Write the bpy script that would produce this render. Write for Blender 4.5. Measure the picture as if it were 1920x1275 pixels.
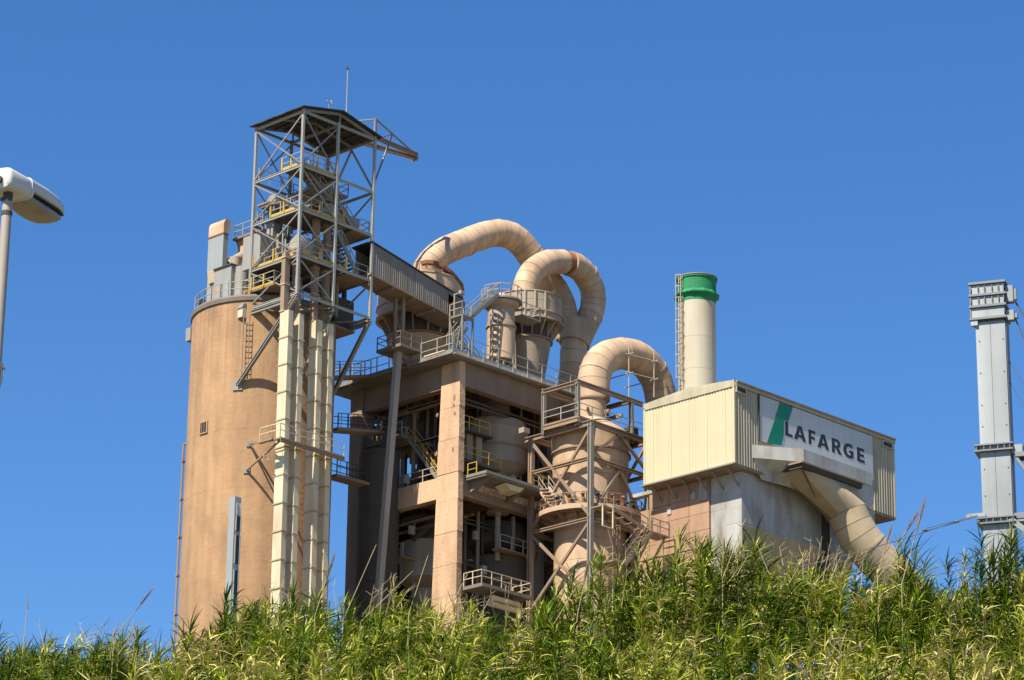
import bpy, math, random
import numpy as np
from mathutils import Matrix
random.seed(7); rng = np.random.default_rng(7)
for o in list(bpy.data.objects): bpy.data.objects.remove(o)
scene = bpy.context.scene; COL = scene.collection

# ---------------------------------------------------------------- camera
# solved from the converging lines of the photograph (1920 x 1275)
FPX = 5957.0; PITCH = math.radians(19.246); ROLL = math.radians(-0.754); YAW = math.radians(46.0)
CAM = np.array([0, 0, 1.6])
_f = np.array([0, math.cos(PITCH), math.sin(PITCH)]); _r = np.array([1., 0, 0]); _d = np.cross(_f, _r)
RT = math.cos(ROLL)*_r + math.sin(ROLL)*_d; DN = -math.sin(ROLL)*_r + math.cos(ROLL)*_d; FW = _f
cd = bpy.data.cameras.new('camera'); cam = bpy.data.objects.new('camera', cd); COL.objects.link(cam)
cd.sensor_fit = 'HORIZONTAL'; cd.sensor_width = 36; cd.lens = FPX/1920*36; cd.clip_start = 0.5; cd.clip_end = 9000
cam.matrix_world = Matrix(((RT[0], -DN[0], -FW[0], CAM[0]), (RT[1], -DN[1], -FW[1], CAM[1]), (RT[2], -DN[2], -FW[2], CAM[2]), (0, 0, 0, 1)))
scene.camera = cam
scene.render.resolution_x = 1024; scene.render.resolution_y = 680

# ---------------------------------------------------------------- light
SUN_EL = math.radians(53); SUN_AZ = YAW + math.pi + math.radians(7)     # azimuth as a math angle: where the sun stands
w = bpy.data.worlds.new('World'); scene.world = w; w.use_nodes = True
nt = w.node_tree; nt.nodes.clear()
sky = nt.nodes.new('ShaderNodeTexSky'); sky.sky_type = 'NISHITA'; sky.sun_disc = False
sky.sun_elevation = SUN_EL; sky.sun_rotation = math.pi/2 - SUN_AZ
sky.altitude = 300; sky.air_density = 1.0; sky.dust_density = 0.2; sky.ozone_density = 4.0
hs = nt.nodes.new('ShaderNodeHueSaturation'); hs.inputs['Hue'].default_value = 0.506; hs.inputs['Saturation'].default_value = 1.26; hs.inputs['Value'].default_value = 1.04
bg = nt.nodes.new('ShaderNodeBackground'); bg.inputs['Strength'].default_value = 0.081
wo = nt.nodes.new('ShaderNodeOutputWorld')
nt.links.new(sky.outputs[0], hs.inputs['Color']); nt.links.new(hs.outputs[0], bg.inputs[0]); nt.links.new(bg.outputs[0], wo.inputs[0])
sd = bpy.data.lights.new('sun', 'SUN'); sd.energy = 5.0; sd.angle = math.radians(0.5); sd.color = (1.0, 0.93, 0.80)
so = bpy.data.objects.new('sun', sd); COL.objects.link(so); so.location = (-60, -60, 150)
sdir = np.array([math.cos(SUN_EL)*math.cos(SUN_AZ), math.cos(SUN_EL)*math.sin(SUN_AZ), math.sin(SUN_EL)])
from mathutils import Vector
so.rotation_euler = Vector(-sdir).to_track_quat('-Z', 'Y').to_euler()
vs = scene.view_settings; vs.view_transform = 'Standard'; vs.look = 'None'; vs.exposure = 0.92; vs.gamma = 1; vs.use_curve_mapping = False

# ---------------------------------------------------------------- measuring: plant frame (u right-away, v left-away, z up)
def ray(x, y): return RT*(x-960)/FPX + DN*(y-637.5)/FPX + FW
ORG = CAM + ray(862, 690)*260; ORG[2] = 0
EU = np.array([math.cos(YAW), math.sin(YAW), 0]); EV = np.array([-math.sin(YAW), math.cos(YAW), 0])
def w2p(q): d = q-ORG; return np.array([d@EU, d@EV, d[2]])
def p2w(p): return ORG + EU*p[0] + EV*p[1] + np.array([0, 0, p[2]])
CP = w2p(CAM)
def rayp(x, y): r = ray(x, y); return np.array([r@EU, r@EV, r[2]])
def _on(x, y, ax, val): r = rayp(x, y); return CP + r*((val-CP[ax])/r[ax])
def onu(x, y, u): return _on(x, y, 0, u)
def onv(x, y, v): return _on(x, y, 1, v)
def onz(x, y, z): return _on(x, y, 2, z)
def hit(x, y, c, r):                                    # first point of an upright cylinder
    d = rayp(x, y); ox, oy = CP[0]-c[0], CP[1]-c[1]
    A = d[0]**2+d[1]**2; B = 2*(ox*d[0]+oy*d[1]); C = ox*ox+oy*oy-r*r
    D = B*B-4*A*C
    t = (-B-math.sqrt(max(D, 0)))/(2*A); return CP+d*t
def wy(x, y, Y): r = ray(x, y); return CAM + r*((Y-CAM[1])/r[1])

# ---------------------------------------------------------------- mesh tools
class MB:
    def __init__(s): s.v = []; s.f = []
    def add(s, vs, fs):
        n = len(s.v); s.v += [tuple(float(c) for c in p) for p in vs]; s.f += [[i+n for i in f] for f in fs]; return s
    def hexa(s, p): return s.add(p, [(0,3,2,1),(4,5,6,7),(0,1,5,4),(1,2,6,5),(2,3,7,6),(3,0,4,7)])
    def box(s, a, b):
        x0,x1 = sorted((a[0],b[0])); y0,y1 = sorted((a[1],b[1])); z0,z1 = sorted((a[2],b[2]))
        return s.hexa([(x0,y0,z0),(x1,y0,z0),(x1,y1,z0),(x0,y1,z0),(x0,y0,z1),(x1,y0,z1),(x1,y1,z1),(x0,y1,z1)])
    def beam(s, p, q, w=.1, h=None):
        h = h or w; p = np.array(p, float); q = np.array(q, float); d = q-p; d /= np.linalg.norm(d)
        sd = np.cross(d, (0,0,1)); n = np.linalg.norm(sd)
        sd = np.array([1.,0,0]) if n < 1e-3 else sd/n
        up = np.cross(sd, d); a = sd*w/2; b = up*h/2
        return s.hexa([p-a-b, p+a-b, p+a+b, p-a+b, q-a-b, q+a-b, q+a+b, q-a+b])
    def ibeam(s, p, q, w=.3, h=.4, t=.05):
        p = np.array(p, float); q = np.array(q, float); d = q-p; d /= np.linalg.norm(d)
        sd = np.cross(d, (0,0,1)); n = np.linalg.norm(sd); sd = np.array([1.,0,0]) if n < 1e-3 else sd/n
        up = np.cross(sd, d); o = up*(h/2-t/2)
        s.beam(p+o, q+o, w, t); s.beam(p-o, q-o, w, t); return s.beam(p, q, t, h-2*t-.004)
    def cyl(s, p, q, r0, r1=None, n=16, caps=True):
        r1 = r0 if r1 is None else r1; p = np.array(p, float); q = np.array(q, float); d = q-p; d /= np.linalg.norm(d)
        a = np.cross(d, (0,0,1) if abs(d[2]) < .9 else (1,0,0)); a /= np.linalg.norm(a); b = np.cross(d, a)
        vs = [p+r0*(a*math.cos(t)+b*math.sin(t)) for t in np.linspace(0,2*math.pi,n,endpoint=False)] + \
             [q+r1*(a*math.cos(t)+b*math.sin(t)) for t in np.linspace(0,2*math.pi,n,endpoint=False)]
        fs = [(i,(i+1)%n,(i+1)%n+n,i+n) for i in range(n)]
        if caps: fs += [tuple(range(n))[::-1], tuple(range(n,2*n))]
        return s.add(vs, fs)
    def lathe(s, c, prof, n=40, a0=0, a1=2*math.pi):
        full = abs(a1-a0-2*math.pi) < 1e-6; m = n if full else n+1; vs = []; fs = []
        for r, z in prof:
            for i in range(m):
                t = a0+(a1-a0)*i/n; vs.append((c[0]+r*math.cos(t), c[1]+r*math.sin(t), z))
        for k in range(len(prof)-1):
            for i in range(n):
                j = (i+1) % m; fs.append((k*m+i, k*m+j, (k+1)*m+j, (k+1)*m+i))
        if full:
            if prof[0][0] > 1e-4: fs.append(tuple(range(m))[::-1])
            if prof[-1][0] > 1e-4: fs.append(tuple((len(prof)-1)*m+i for i in range(m)))
        return s.add(vs, fs)
    def ring(s, c, r0, r1, z0, z1, n=40, a0=0, a1=2*math.pi):
        full = abs(a1-a0-2*math.pi) < 1e-6; m = n if full else n+1; vs = []
        for r, z in ((r0,z0),(r1,z0),(r1,z1),(r0,z1)):
            for i in range(m):
                t = a0+(a1-a0)*i/n; vs.append((c[0]+r*math.cos(t), c[1]+r*math.sin(t), z))
        fs = []
        for k in range(4):
            for i in range(n):
                j = (i+1) % m; l = (k+1) % 4; fs.append((k*m+i, k*m+j, l*m+j, l*m+i))
        if not full: fs += [(0,m,2*m,3*m), (3*m+n,2*m+n,m+n,n)]
        return s.add(vs, fs)
    def extrude(s, pts, vec):
        n = len(pts); vec = np.array(vec, float); a = [np.array(p, float) for p in pts]
        return s.add(a+[p+vec for p in a], [tuple(range(n))[::-1], tuple(range(n,2*n))]+[(i,(i+1)%n,(i+1)%n+n,i+n) for i in range(n)])

BASE = {}; FRAME = {}
def mesh_from(mb, base, sharp=None):
    me = bpy.data.meshes.new('mesh')
    me.from_pydata([(a-base[0], b-base[1], c-base[2]) for a, b, c in mb.v], [], mb.f); me.update()
    if sharp: me.shade_smooth(); me.set_sharp_from_angle(angle=math.radians(sharp))
    return me
def place(o, base, frame):
    if frame == 'plant': o.location = p2w(base); o.rotation_euler = (0, 0, YAW)
    else: o.location = base
    BASE[o.name] = np.array(base, float); FRAME[o.name] = frame
def tag(o, label, cat, group=None):
    o['label'] = label; o['category'] = cat
    if group: o['group'] = group
def thing(name, label, cat, base, group=None, frame='plant'):
    o = bpy.data.objects.new(name, None); COL.objects.link(o); o.empty_display_size = .3
    place(o, base, frame); tag(o, label, cat, group); return o
def part(name, mb, mat, parent, sharp=None, label=None):
    b = BASE[parent.name]; o = bpy.data.objects.new(name, mesh_from(mb, b, sharp)); COL.objects.link(o)
    o.data.materials.append(mat); o.parent = parent; BASE[o.name] = b; FRAME[o.name] = FRAME[parent.name]
    if label: o['label'] = label
    return o
def solo(name, mb, mat, base, label, cat, group=None, frame='plant', sharp=None):
    o = bpy.data.objects.new(name, mesh_from(mb, base, sharp)); COL.objects.link(o); o.data.materials.append(mat)
    place(o, base, frame); tag(o, label, cat, group); return o
def lerp(a, b, t): return np.array(a, float)*(1-t)+np.array(b, float)*t

# ---------------------------------------------------------------- materials
def material(name, col, rough=.8, metal=0, noise=.25, scale=1.0, streak=0., stain=None, stain_amt=.0, bump=0., rnd=.06, tint=None):
    """base colour broken up by dirt, vertical streaks and stains, in metres of the world"""
    m = bpy.data.materials.new(name); m.use_nodes = True; t = m.node_tree; N = t.nodes; L = t.links
    b = N['Principled BSDF']; b.inputs['Roughness'].default_value = rough; b.inputs['Metallic'].default_value = metal
    g = N.new('ShaderNodeNewGeometry')
    n1 = N.new('ShaderNodeTexNoise'); n1.inputs['Scale'].default_value = .35*scale; n1.inputs['Detail'].default_value = 8; n1.inputs['Roughness'].default_value = .65
    L.new(g.outputs['Position'], n1.inputs['Vector'])
    mp = N.new('ShaderNodeMapping'); mp.inputs['Scale'].default_value = (1.6*scale, 1.6*scale, .10*scale); L.new(g.outputs['Position'], mp.inputs['Vector'])
    n2 = N.new('ShaderNodeTexNoise'); n2.inputs['Scale'].default_value = 1; n2.inputs['Detail'].default_value = 5; L.new(mp.outputs[0], n2.inputs['Vector'])
    oi = N.new('ShaderNodeObjectInfo')
    def math_(op, a, bb):
        q = N.new('ShaderNodeMath'); q.operation = op
        for i, x in enumerate((a, bb)):
            if isinstance(x, (int, float)): q.inputs[i].default_value = x
            else: L.new(x, q.inputs[i])
        return q.outputs[0]
    v = math_('MULTIPLY', math_('SUBTRACT', n1.outputs[0], .5), noise*3)
    v = math_('ADD', v, math_('MULTIPLY', math_('SUBTRACT', n2.outputs[0], .5), streak*3))
    v = math_('ADD', v, math_('MULTIPLY', math_('SUBTRACT', oi.outputs['Random'], .5), rnd*2))
    v = math_('ADD', v, 1.0)
    cm = N.new('ShaderNodeMix'); cm.data_type = 'RGBA'; cm.blend_type = 'MULTIPLY'; cm.inputs['Factor'].default_value = 1
    cm.inputs[6].default_value = (*col, 1)
    cc = N.new('ShaderNodeCombineColor'); [L.new(v, cc.inputs[i]) for i in range(3)]; L.new(cc.outputs[0], cm.inputs[7])
    out = cm.outputs[2]
    if stain:
        n3 = N.new('ShaderNodeTexNoise'); n3.inputs['Scale'].default_value = .5; n3.inputs['Detail'].default_value = 7
        mp3 = N.new('ShaderNodeMapping'); mp3.inputs['Scale'].default_value = (1.3, 1.3, .45); mp3.inputs['Location'].default_value = (13, 5, 2)
        L.new(g.outputs['Position'], mp3.inputs['Vector']); L.new(mp3.outputs[0], n3.inputs['Vector'])
        mr = N.new('ShaderNodeMapRange'); mr.inputs[1].default_value = .48; mr.inputs[2].default_value = .72; mr.inputs[4].default_value = stain_amt
        L.new(n3.outputs[0], mr.inputs[0])
        sm = N.new('ShaderNodeMix'); sm.data_type = 'RGBA'; L.new(mr.outputs[0], sm.inputs['Factor']); L.new(out, sm.inputs[6]); sm.inputs[7].default_value = (*stain, 1); out = sm.outputs[2]
    L.new(out, b.inputs['Base Color'])
    if bump:
        n4 = N.new('ShaderNodeTexNoise'); n4.inputs['Scale'].default_value = 3; n4.inputs['Detail'].default_value = 8; L.new(g.outputs['Position'], n4.inputs['Vector'])
        bp = N.new('ShaderNodeBump'); bp.inputs['Strength'].default_value = bump; bp.inputs['Distance'].default_value = .12; L.new(n4.outputs[0], bp.inputs['Height']); L.new(bp.outputs[0], b.inputs['Normal'])
    return m
M = dict(
    silo=material('silo_concrete', (0.353,0.210,0.108), .95, noise=.26, streak=.16, stain=(.19,.12,.07), stain_amt=.6, bump=.25, rnd=0),
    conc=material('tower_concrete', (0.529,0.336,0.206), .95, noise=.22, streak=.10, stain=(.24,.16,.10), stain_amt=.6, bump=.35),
    dark_conc=material('shaded_weathered_concrete', (0.230,0.159,0.113), .95, noise=.25, streak=.15, stain=(.16,.12,.09), stain_amt=.6, bump=.3),  # concrete darkened to carry the shade under the slab; also used for chips
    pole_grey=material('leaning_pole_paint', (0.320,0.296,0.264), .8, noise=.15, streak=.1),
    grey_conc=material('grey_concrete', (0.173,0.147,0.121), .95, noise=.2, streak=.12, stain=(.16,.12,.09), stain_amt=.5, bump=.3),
    pipe=material('dusty_pipe_sheet', (0.446,0.309,0.195), .7, noise=.2, streak=.12, stain=(.24,.145,.085), stain_amt=.8, rnd=.12),
    vessel=material('dusty_vessel_steel', (0.302,0.241,0.179), .75, noise=.2, streak=.12, stain=(.22,.13,.075), stain_amt=.65, rnd=.06),
    pipe_seam=material('dark_pipe_seam', (.26,.18,.12), .9, noise=.2),  # darker lining that shows through the seam gaps
    deep_brown=material('deep_brown_steel', (0.080,0.064,0.052), .9, noise=.3, streak=.2),  # very dark brown steel for the cones under the slab
    dark_vessel=material('shaded_vessel_steel', (0.077,0.061,0.048), .85, noise=.25, streak=.15),  # vessel steel darkened: shade of the bays put into its colour
    steel=material('galvanised_dusty_steel', (0.220,0.203,0.176), .6, metal=.15, noise=.2, rnd=.1),
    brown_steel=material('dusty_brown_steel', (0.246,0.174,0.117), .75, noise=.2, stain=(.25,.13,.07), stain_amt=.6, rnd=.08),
    lit_steel=material('sunlit_dusty_steel', (0.340,0.327,0.289), .55, metal=.15, noise=.15, rnd=.06),  # paler copy of the steel: sunlight put into colour on the lit side
    fascia=material('pale_channel_paint', (.40,.37,.33), .6, noise=.15, stain=(.2,.14,.1), stain_amt=.4),
    rail=material('railing_paint', (0.325,0.295,0.247), .6, noise=.15),
    dark=material('dark_steel', (.05,.045,.04), .8, noise=.3),
    yellow=material('yellow_paint', (0.446,0.288,0.043), .5, noise=.2),
    cream=material('cream_cladding', (0.482,0.434,0.275), .55, noise=.04, streak=.05, rnd=.02),
    cream_dirty=material('cream_cladding_weathered', (0.386,0.337,0.234), .6, noise=.12, streak=.2, rnd=.04),
    trunk=material('cream_elevator_casing', (0.581,0.494,0.325), .55, noise=.08, streak=.08, stain=(.34,.25,.15), stain_amt=.5, rnd=.05),
    clad_grey=material('dusty_grey_cladding', (0.202,0.174,0.140), .65, noise=.12, streak=.15, rnd=.03),
    roof=material('dark_roof_sheet', (0.035,0.030,0.028), .8, noise=.2),
    white=material('white_sign_board', (0.468,0.468,0.454), .5, noise=.03, streak=.05, rnd=0),
    green=material('green_paint', (0.000,0.176,0.088), .45, noise=.08, rnd=0),
    green_top=material('chimney_green_paint', (0.007,0.184,0.068), .75, noise=.3, streak=.25, rnd=0),
    letter=material('black_lettering', (.015,.016,.02), .5, noise=0, rnd=0),
    chimney=material('cream_chimney_paint', (0.426,0.378,0.282), .6, noise=.06, streak=.10, stain=(.36,.27,.16), stain_amt=.4, rnd=0),
    alu=material('dull_insulation_sheet', (0.376,0.363,0.332), .55, metal=.1, noise=.14, streak=.16, stain=(.17,.125,.085), stain_amt=.8, rnd=.08),
    pinkwall=material('pink_render', (0.349,0.210,0.132), .9, noise=.16, streak=.12, stain=(.22,.15,.10), stain_amt=.6, rnd=.05),
    duct=material('rusty_cream_duct', (0.423,0.332,0.211), .65, noise=.15, streak=.05, stain=(.24,.12,.05), stain_amt=.5, rnd=.06),
    rust=material('rusty_steel', (0.240,0.096,0.040), .85, noise=.35),
    galv=material('bright_galvanised_steel', (0.249,0.261,0.260), .5, metal=.3, noise=.3, streak=.45, rnd=.05),
    galv_dark=material('galvanised_steel_dull', (0.168,0.180,0.185), .5, metal=.25, noise=.12, rnd=.05),
    lampwhite=material('white_luminaire_enamel', (0.523,0.516,0.482), .35, noise=.05),
    lampglass=material('dirty_lamp_bowl', (.28,.23,.17), .3, noise=.3, scale=8),
    pole=material('grey_lamp_pole', (0.336,0.304,0.264), .6, noise=.15, scale=3, stain=(.28,.16,.08), stain_amt=.3),
    cable=material('dark_cable', (.04,.04,.045), .6, noise=.1),
    blue_grey=material('blue_grey_sheet', (0.274,0.291,0.283), .5, noise=.1, streak=.1),
    cabinet=material('grey_cabinet_paint', (0.264,0.256,0.232), .6, noise=.1, streak=.1),
    glass=material('dark_opening', (.02,.02,.025), .4, noise=.1),
    soil=material('dry_earth', (.10,.08,.05), 1, noise=.3, scale=.6, stain=(.10,.13,.04), stain_amt=.7, bump=.5),
    straw=material('dry_straw', (0.336,0.264,0.144), .9, noise=.2, scale=6),
    plume=material('brown_plume', (.22,.15,.08), .95, noise=.3, scale=10),
)

def runoff(m, z_top, reach, col, amt):
    t = m.node_tree; N = t.nodes; L = t.links; b = N['Principled BSDF']; src = b.inputs['Base Color'].links[0].from_socket
    g = N.new('ShaderNodeNewGeometry'); sx = N.new('ShaderNodeSeparateXYZ'); L.new(g.outputs['Position'], sx.inputs[0])
    mr = N.new('ShaderNodeMapRange'); mr.inputs[1].default_value = z_top-reach; mr.inputs[2].default_value = z_top; L.new(sx.outputs[2], mr.inputs[0])
    mp = N.new('ShaderNodeMapping'); mp.inputs['Scale'].default_value = (3.2, 3.2, .06); L.new(g.outputs['Position'], mp.inputs['Vector'])
    n = N.new('ShaderNodeTexNoise'); n.inputs['Scale'].default_value = 1; n.inputs['Detail'].default_value = 4; L.new(mp.outputs[0], n.inputs['Vector'])
    m2 = N.new('ShaderNodeMapRange'); m2.inputs[1].default_value = .5; m2.inputs[2].default_value = .72; m2.inputs[4].default_value = amt; L.new(n.outputs[0], m2.inputs[0])
    mu = N.new('ShaderNodeMath'); mu.operation = 'MULTIPLY'; L.new(mr.outputs[0], mu.inputs[0]); L.new(m2.outputs[0], mu.inputs[1])
    mx = N.new('ShaderNodeMix'); mx.data_type = 'RGBA'; L.new(mu.outputs[0], mx.inputs['Factor']); L.new(src, mx.inputs[6]); mx.inputs[7].default_value = (*col, 1); L.new(mx.outputs[2], b.inputs['Base Color'])
runoff(M['silo'], 89.6, 12, (.10, .07, .05), .45); runoff(M['white'], 82.4, 5, (.30, .28, .25), .35); runoff(M['cream'], 82.4, 6, (.36, .30, .18), .35); runoff(M['green_top'], 96.5, 3, (.02, .05, .03), .7); runoff(M['chimney'], 94.5, 9, (.26, .21, .14), .5)
# ---------------------------------------------------------------- building blocks
def railing(parent, pts, h=1.1, sp=1.5, mat=None, post=.07, closed=False, name='railing'):
    mat = mat or M['rail']; m = MB(); P = [np.array(p, float) for p in pts]
    if closed: P = P+[P[0]]
    for a, b in zip(P[:-1], P[1:]):
        L = np.linalg.norm(b-a); n = max(1, int(round(L/sp)))
        for i in range(n+1):
            q = lerp(a, b, i/n); m.beam(q, q+(0,0,h), post)
        for hh in (h, h*.52): m.beam(a+(0,0,hh), b+(0,0,hh), .055)
    return part(name, m, mat, parent)
def toe(parent, pts, mat=None, h=.2):
    m = MB()
    for a, b in zip(pts[:-1], pts[1:]): m.beam(np.array(a)+(0,0,h/2+.01), np.array(b)+(0,0,h/2+.01), .04, h)
    return part('toe_board', m, mat or M['yellow'], parent)
def flight(parent, a, b, wv, n=None, mat=None, rail=True, railmat=None):
    """stair flight from foot a to head b, wv the width vector"""
    mat = mat or M['steel']; a = np.array(a, float); b = np.array(b, float); wv = np.array(wv, float)
    n = n or max(4, int(abs(b[2]-a[2])/.26))
    for s in (0, 1): part('stringer', MB().beam(a+wv*s, b+wv*s, .08, .30), mat, parent)
    d = b-a; hd = np.array([d[0], d[1], 0]); hd = hd/np.linalg.norm(hd)*.26
    for i in range(n):
        q = lerp(a, b, (i+.5)/n); part('tread', MB().beam(q+wv*.04, q+wv*.96, np.linalg.norm(hd), .05), mat, parent)
    if rail:
        m = MB()
        for s in (0, 1):
            for hh in (1.0, .5): m.beam(a+wv*s+(0,0,hh), b+wv*s+(0,0,hh), .055)
            k = max(2, int(np.linalg.norm(d)/1.5))
            for i in range(k+1):
                q = lerp(a+wv*s, b+wv*s, i/k); m.beam(q, q+(0,0,1.0), .06)
        part('railing', m, railmat or M['rail'], parent)
def ladder(parent, p, q, side, w=.45, cage=True, out=None, mat=None):
    mat = mat or M['rail']; m = MB(); p = np.array(p, float); q = np.array(q, float); side = np.array(side, float)
    for s in (-1, 1): m.beam(p+side*w/2*s, q+side*w/2*s, .06)
    n = int(np.linalg.norm(q-p)/.45)
    for i in range(n):
        c = lerp(p, q, (i+.5)/n); m.beam(c-side*w/2, c+side*w/2, .04)
    part('ladder', m, mat, parent)
    if cage:
        m = MB(); out = np.array(out, float); n2 = int(np.linalg.norm(q-p)/1.0)
        for i in range(2, n2+1):
            c = lerp(p, q, i/n2); pr = None
            for k in range(7):
                t = math.pi*k/6; e = c+side*(.38*math.cos(t))+out*(.52*math.sin(t))
                if pr is not None: m.beam(pr, e, .05)
                pr = e
        for k in (1, 3, 5):
            t = math.pi*k/6; o2 = side*(.38*math.cos(t))+out*(.52*math.sin(t)); m.beam(lerp(p, q, 2/n2)+o2, q+o2, .045)
        part('ladder_cage', m, mat, parent)
def rings(path, r, n):
    P = [np.array(p, float) for p in path]; R = r if isinstance(r, (list, tuple)) else [r]*len(P); out = []
    prev = None
    for i, p in enumerate(P):
        d0 = P[i]-P[i-1] if i else P[1]-P[0]; d1 = P[i+1]-P[i] if i < len(P)-1 else d0
        d0 = d0/np.linalg.norm(d0); d1 = d1/np.linalg.norm(d1); t = d0+d1; t /= np.linalg.norm(t); k = 1/max(.5, t@d0)
        if prev is None:
            a = np.cross(t, (0,0,1) if abs(t[2]) < .9 else (0,1,0)); a /= np.linalg.norm(a)
        else:
            a = prev-(prev@t)*t; a /= np.linalg.norm(a)
        b = np.cross(t, a); prev = a
        bend = d1-d0; nb = np.linalg.norm(bend)
        ring = []
        for j in range(n):
            o = a*math.cos(2*math.pi*j/n)+b*math.sin(2*math.pi*j/n)
            if nb > 1e-3: e = bend/nb; e = e-(e@t)*t; e /= max(1e-6, np.linalg.norm(e)); o = o+e*(o@e)*(k-1)
            ring.append(p+o*R[i])
        out.append(np.array(ring))
    return out
def pipe(parent, path, r, mat, n=26, gap=.016, core=True, name='pipe_section', cap=True, bands=True):
    path = [np.array(p, float)+np.array([random.gauss(0, .012) for _ in range(3)]) for p in path]
    RG = rings(path, r, n)
    for R_ in RG:                                      # plates are never quite round
        c_ = R_.mean(0); ph = random.uniform(0, 6.28)
        for j in range(n): R_[j] = c_+(R_[j]-c_)*(1+.012*math.sin(2*2*math.pi*j/n+ph)+random.gauss(0, .003))
    if bands:
        for i in range(3, len(RG)-2, 5):
            c_ = RG[i].mean(0); d_ = RG[i+1].mean(0)-RG[i-1].mean(0); d_ = d_/np.linalg.norm(d_)*.09; big = c_+(RG[i]-c_)*1.025
            part('weld_band', MB().add(list(big-d_)+list(big+d_), [(j,(j+1)%n,(j+1)%n+n,j+n) for j in range(n)]+[tuple(range(n))[::-1], tuple(range(n,2*n))]), mat, parent, sharp=50)
    for i in range(len(RG)-1):
        L = np.linalg.norm(RG[i+1].mean(0)-RG[i].mean(0)); e = min(.2, gap/L)
        A = RG[i]*(1-e)+RG[i+1]*e; B = RG[i]*e+RG[i+1]*(1-e); m = MB()
        fs = [(j,(j+1)%n,(j+1)%n+n,j+n) for j in range(n)]+[tuple(range(n))[::-1], tuple(range(n,2*n))]
        m.add(list(A)+list(B), fs); part(name, m, mat, parent, sharp=50)
    if core:
        rr = [x-.05 for x in r] if isinstance(r, (list, tuple)) else r-.05
        C = rings(path, rr, n); m = MB()
        for i in range(len(C)-1): m.add(list(C[i])+list(C[i+1]), [(j,(j+1)%n,(j+1)%n+n,j+n) for j in range(n)])
        part('pipe_lining', m, M['pipe_seam'], parent)
def densify(path, step):
    out = [np.array(path[0], float)]
    for a, b in zip(path[:-1], path[1:]):
        L = np.linalg.norm(np.array(b)-np.array(a)); k = max(1, int(round(L/step)))
        out += [lerp(a, b, i/k) for i in range(1, k+1)]
    return out
def smooth_path(pts, n):
    P = [np.array(p, float) for p in pts]; P = [2*P[0]-P[1]]+P+[2*P[-1]-P[-2]]; out = []
    seg = len(P)-3; tot = np.linspace(0, seg, n)
    for t in tot:
        i = min(int(t), seg-1); f = t-i; a, b, c, d = P[i:i+4]
        out.append(.5*((2*b)+(-a+c)*f+(2*a-5*b+4*c-d)*f*f+(-a+3*b-3*c+d)*f**3))
    # even spacing
    out = np.array(out); return list(out)
def even(path, n):
    P = np.array(path); s = np.r_[0, np.cumsum(np.linalg.norm(np.diff(P, axis=0), axis=1))]
    t = np.linspace(0, s[-1], n); return [np.array([np.interp(x, s, P[:, k]) for k in range(3)]) for x in t]
def cladding(parent, a, b, zlo, zhi, nrm, mat, panel=1.0, pitch=.25, depth=.045, name='cladding_panel', lip=.012):
    """ribbed sheet from a to b (u,v); zlo/zhi are functions of 0..1; one object per sheet"""
    a = np.array(a, float); b = np.array(b, float); nrm = np.array(nrm, float); L = np.linalg.norm(b-a); k = max(1, int(round(L/panel)))
    for i in range(k):
        t0, t1 = i/k, (i+1)/k; nr = max(1, int(round((t1-t0)*L/pitch))); prof = []
        for j in range(nr):
            for f, d in ((0, 0), (.35, 0), (.5, 1), (.85, 1)): prof.append((t0+(t1-t0)*(j+f)/nr, d*depth))
        prof.append((t1, 0)); prof = [(t, d+lip*(i % 2)) for t, d in prof]
        lo = []; hi = []
        for t, d in prof:
            q = a+(b-a)*t+nrm*d; lo.append((q[0], q[1], zlo(t))); hi.append((q[0], q[1], zhi(t)))
        n = len(prof); part(name, MB().add(lo+hi, [(j, j+1, j+1+n, j+n) for j in range(n-1)]), mat, parent)

# ================================================================ SETTING
GZ = 54.0                                              # level of the works yard on top of the hill
def ground_z(x, y):
    k = [(-600, 0), (20, 0), (30, 2.2), (38, 6.2), (46, 10.2), (52, 11.2), (232, 52.5), (240, GZ), (6000, GZ)]
    return np.interp(y, [a for a, _ in k], [b for _, b in k])
def make_terrain():
    xs = np.r_[-4000, -1500, -600, np.linspace(-260, 260, 66), 600, 1500, 4000]
    ys = np.r_[-600, -200, np.linspace(-40, 60, 68), np.linspace(66, 400, 60), 700, 1500, 3000, 6000]
    X, Y = np.meshgrid(xs, ys); Z = ground_z(X, Y)
    nz = .35*np.sin(X*.31+Y*.17)*np.sin(Y*.23-X*.11)+.2*np.sin(X*.9+1)*np.sin(Y*.7); Z = Z+nz*((Y > 25) & (Y < 225))
    n, m = X.shape; mb = MB()
    mb.v = list(zip(X.ravel().tolist(), Y.ravel().tolist(), Z.ravel().tolist()))
    mb.f = [(i*m+j, i*m+j+1, (i+1)*m+j+1, (i+1)*m+j) for i in range(n-1) for j in range(m-1)]
    o = bpy.data.objects.new('ground', mesh_from(mb, (0, 0, 0), 60)); COL.objects.link(o); o.data.materials.append(M['soil']); o['kind'] = 'structure'
make_terrain()

# ================================================================ SILO
SC = np.array([-10.4, 12.5]); SR = 5.95; SZ = 89.55
silo = thing('silo', 'tall round ochre concrete silo with brace brackets on its side', 'silo', (SC[0], SC[1], GZ))
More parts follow.
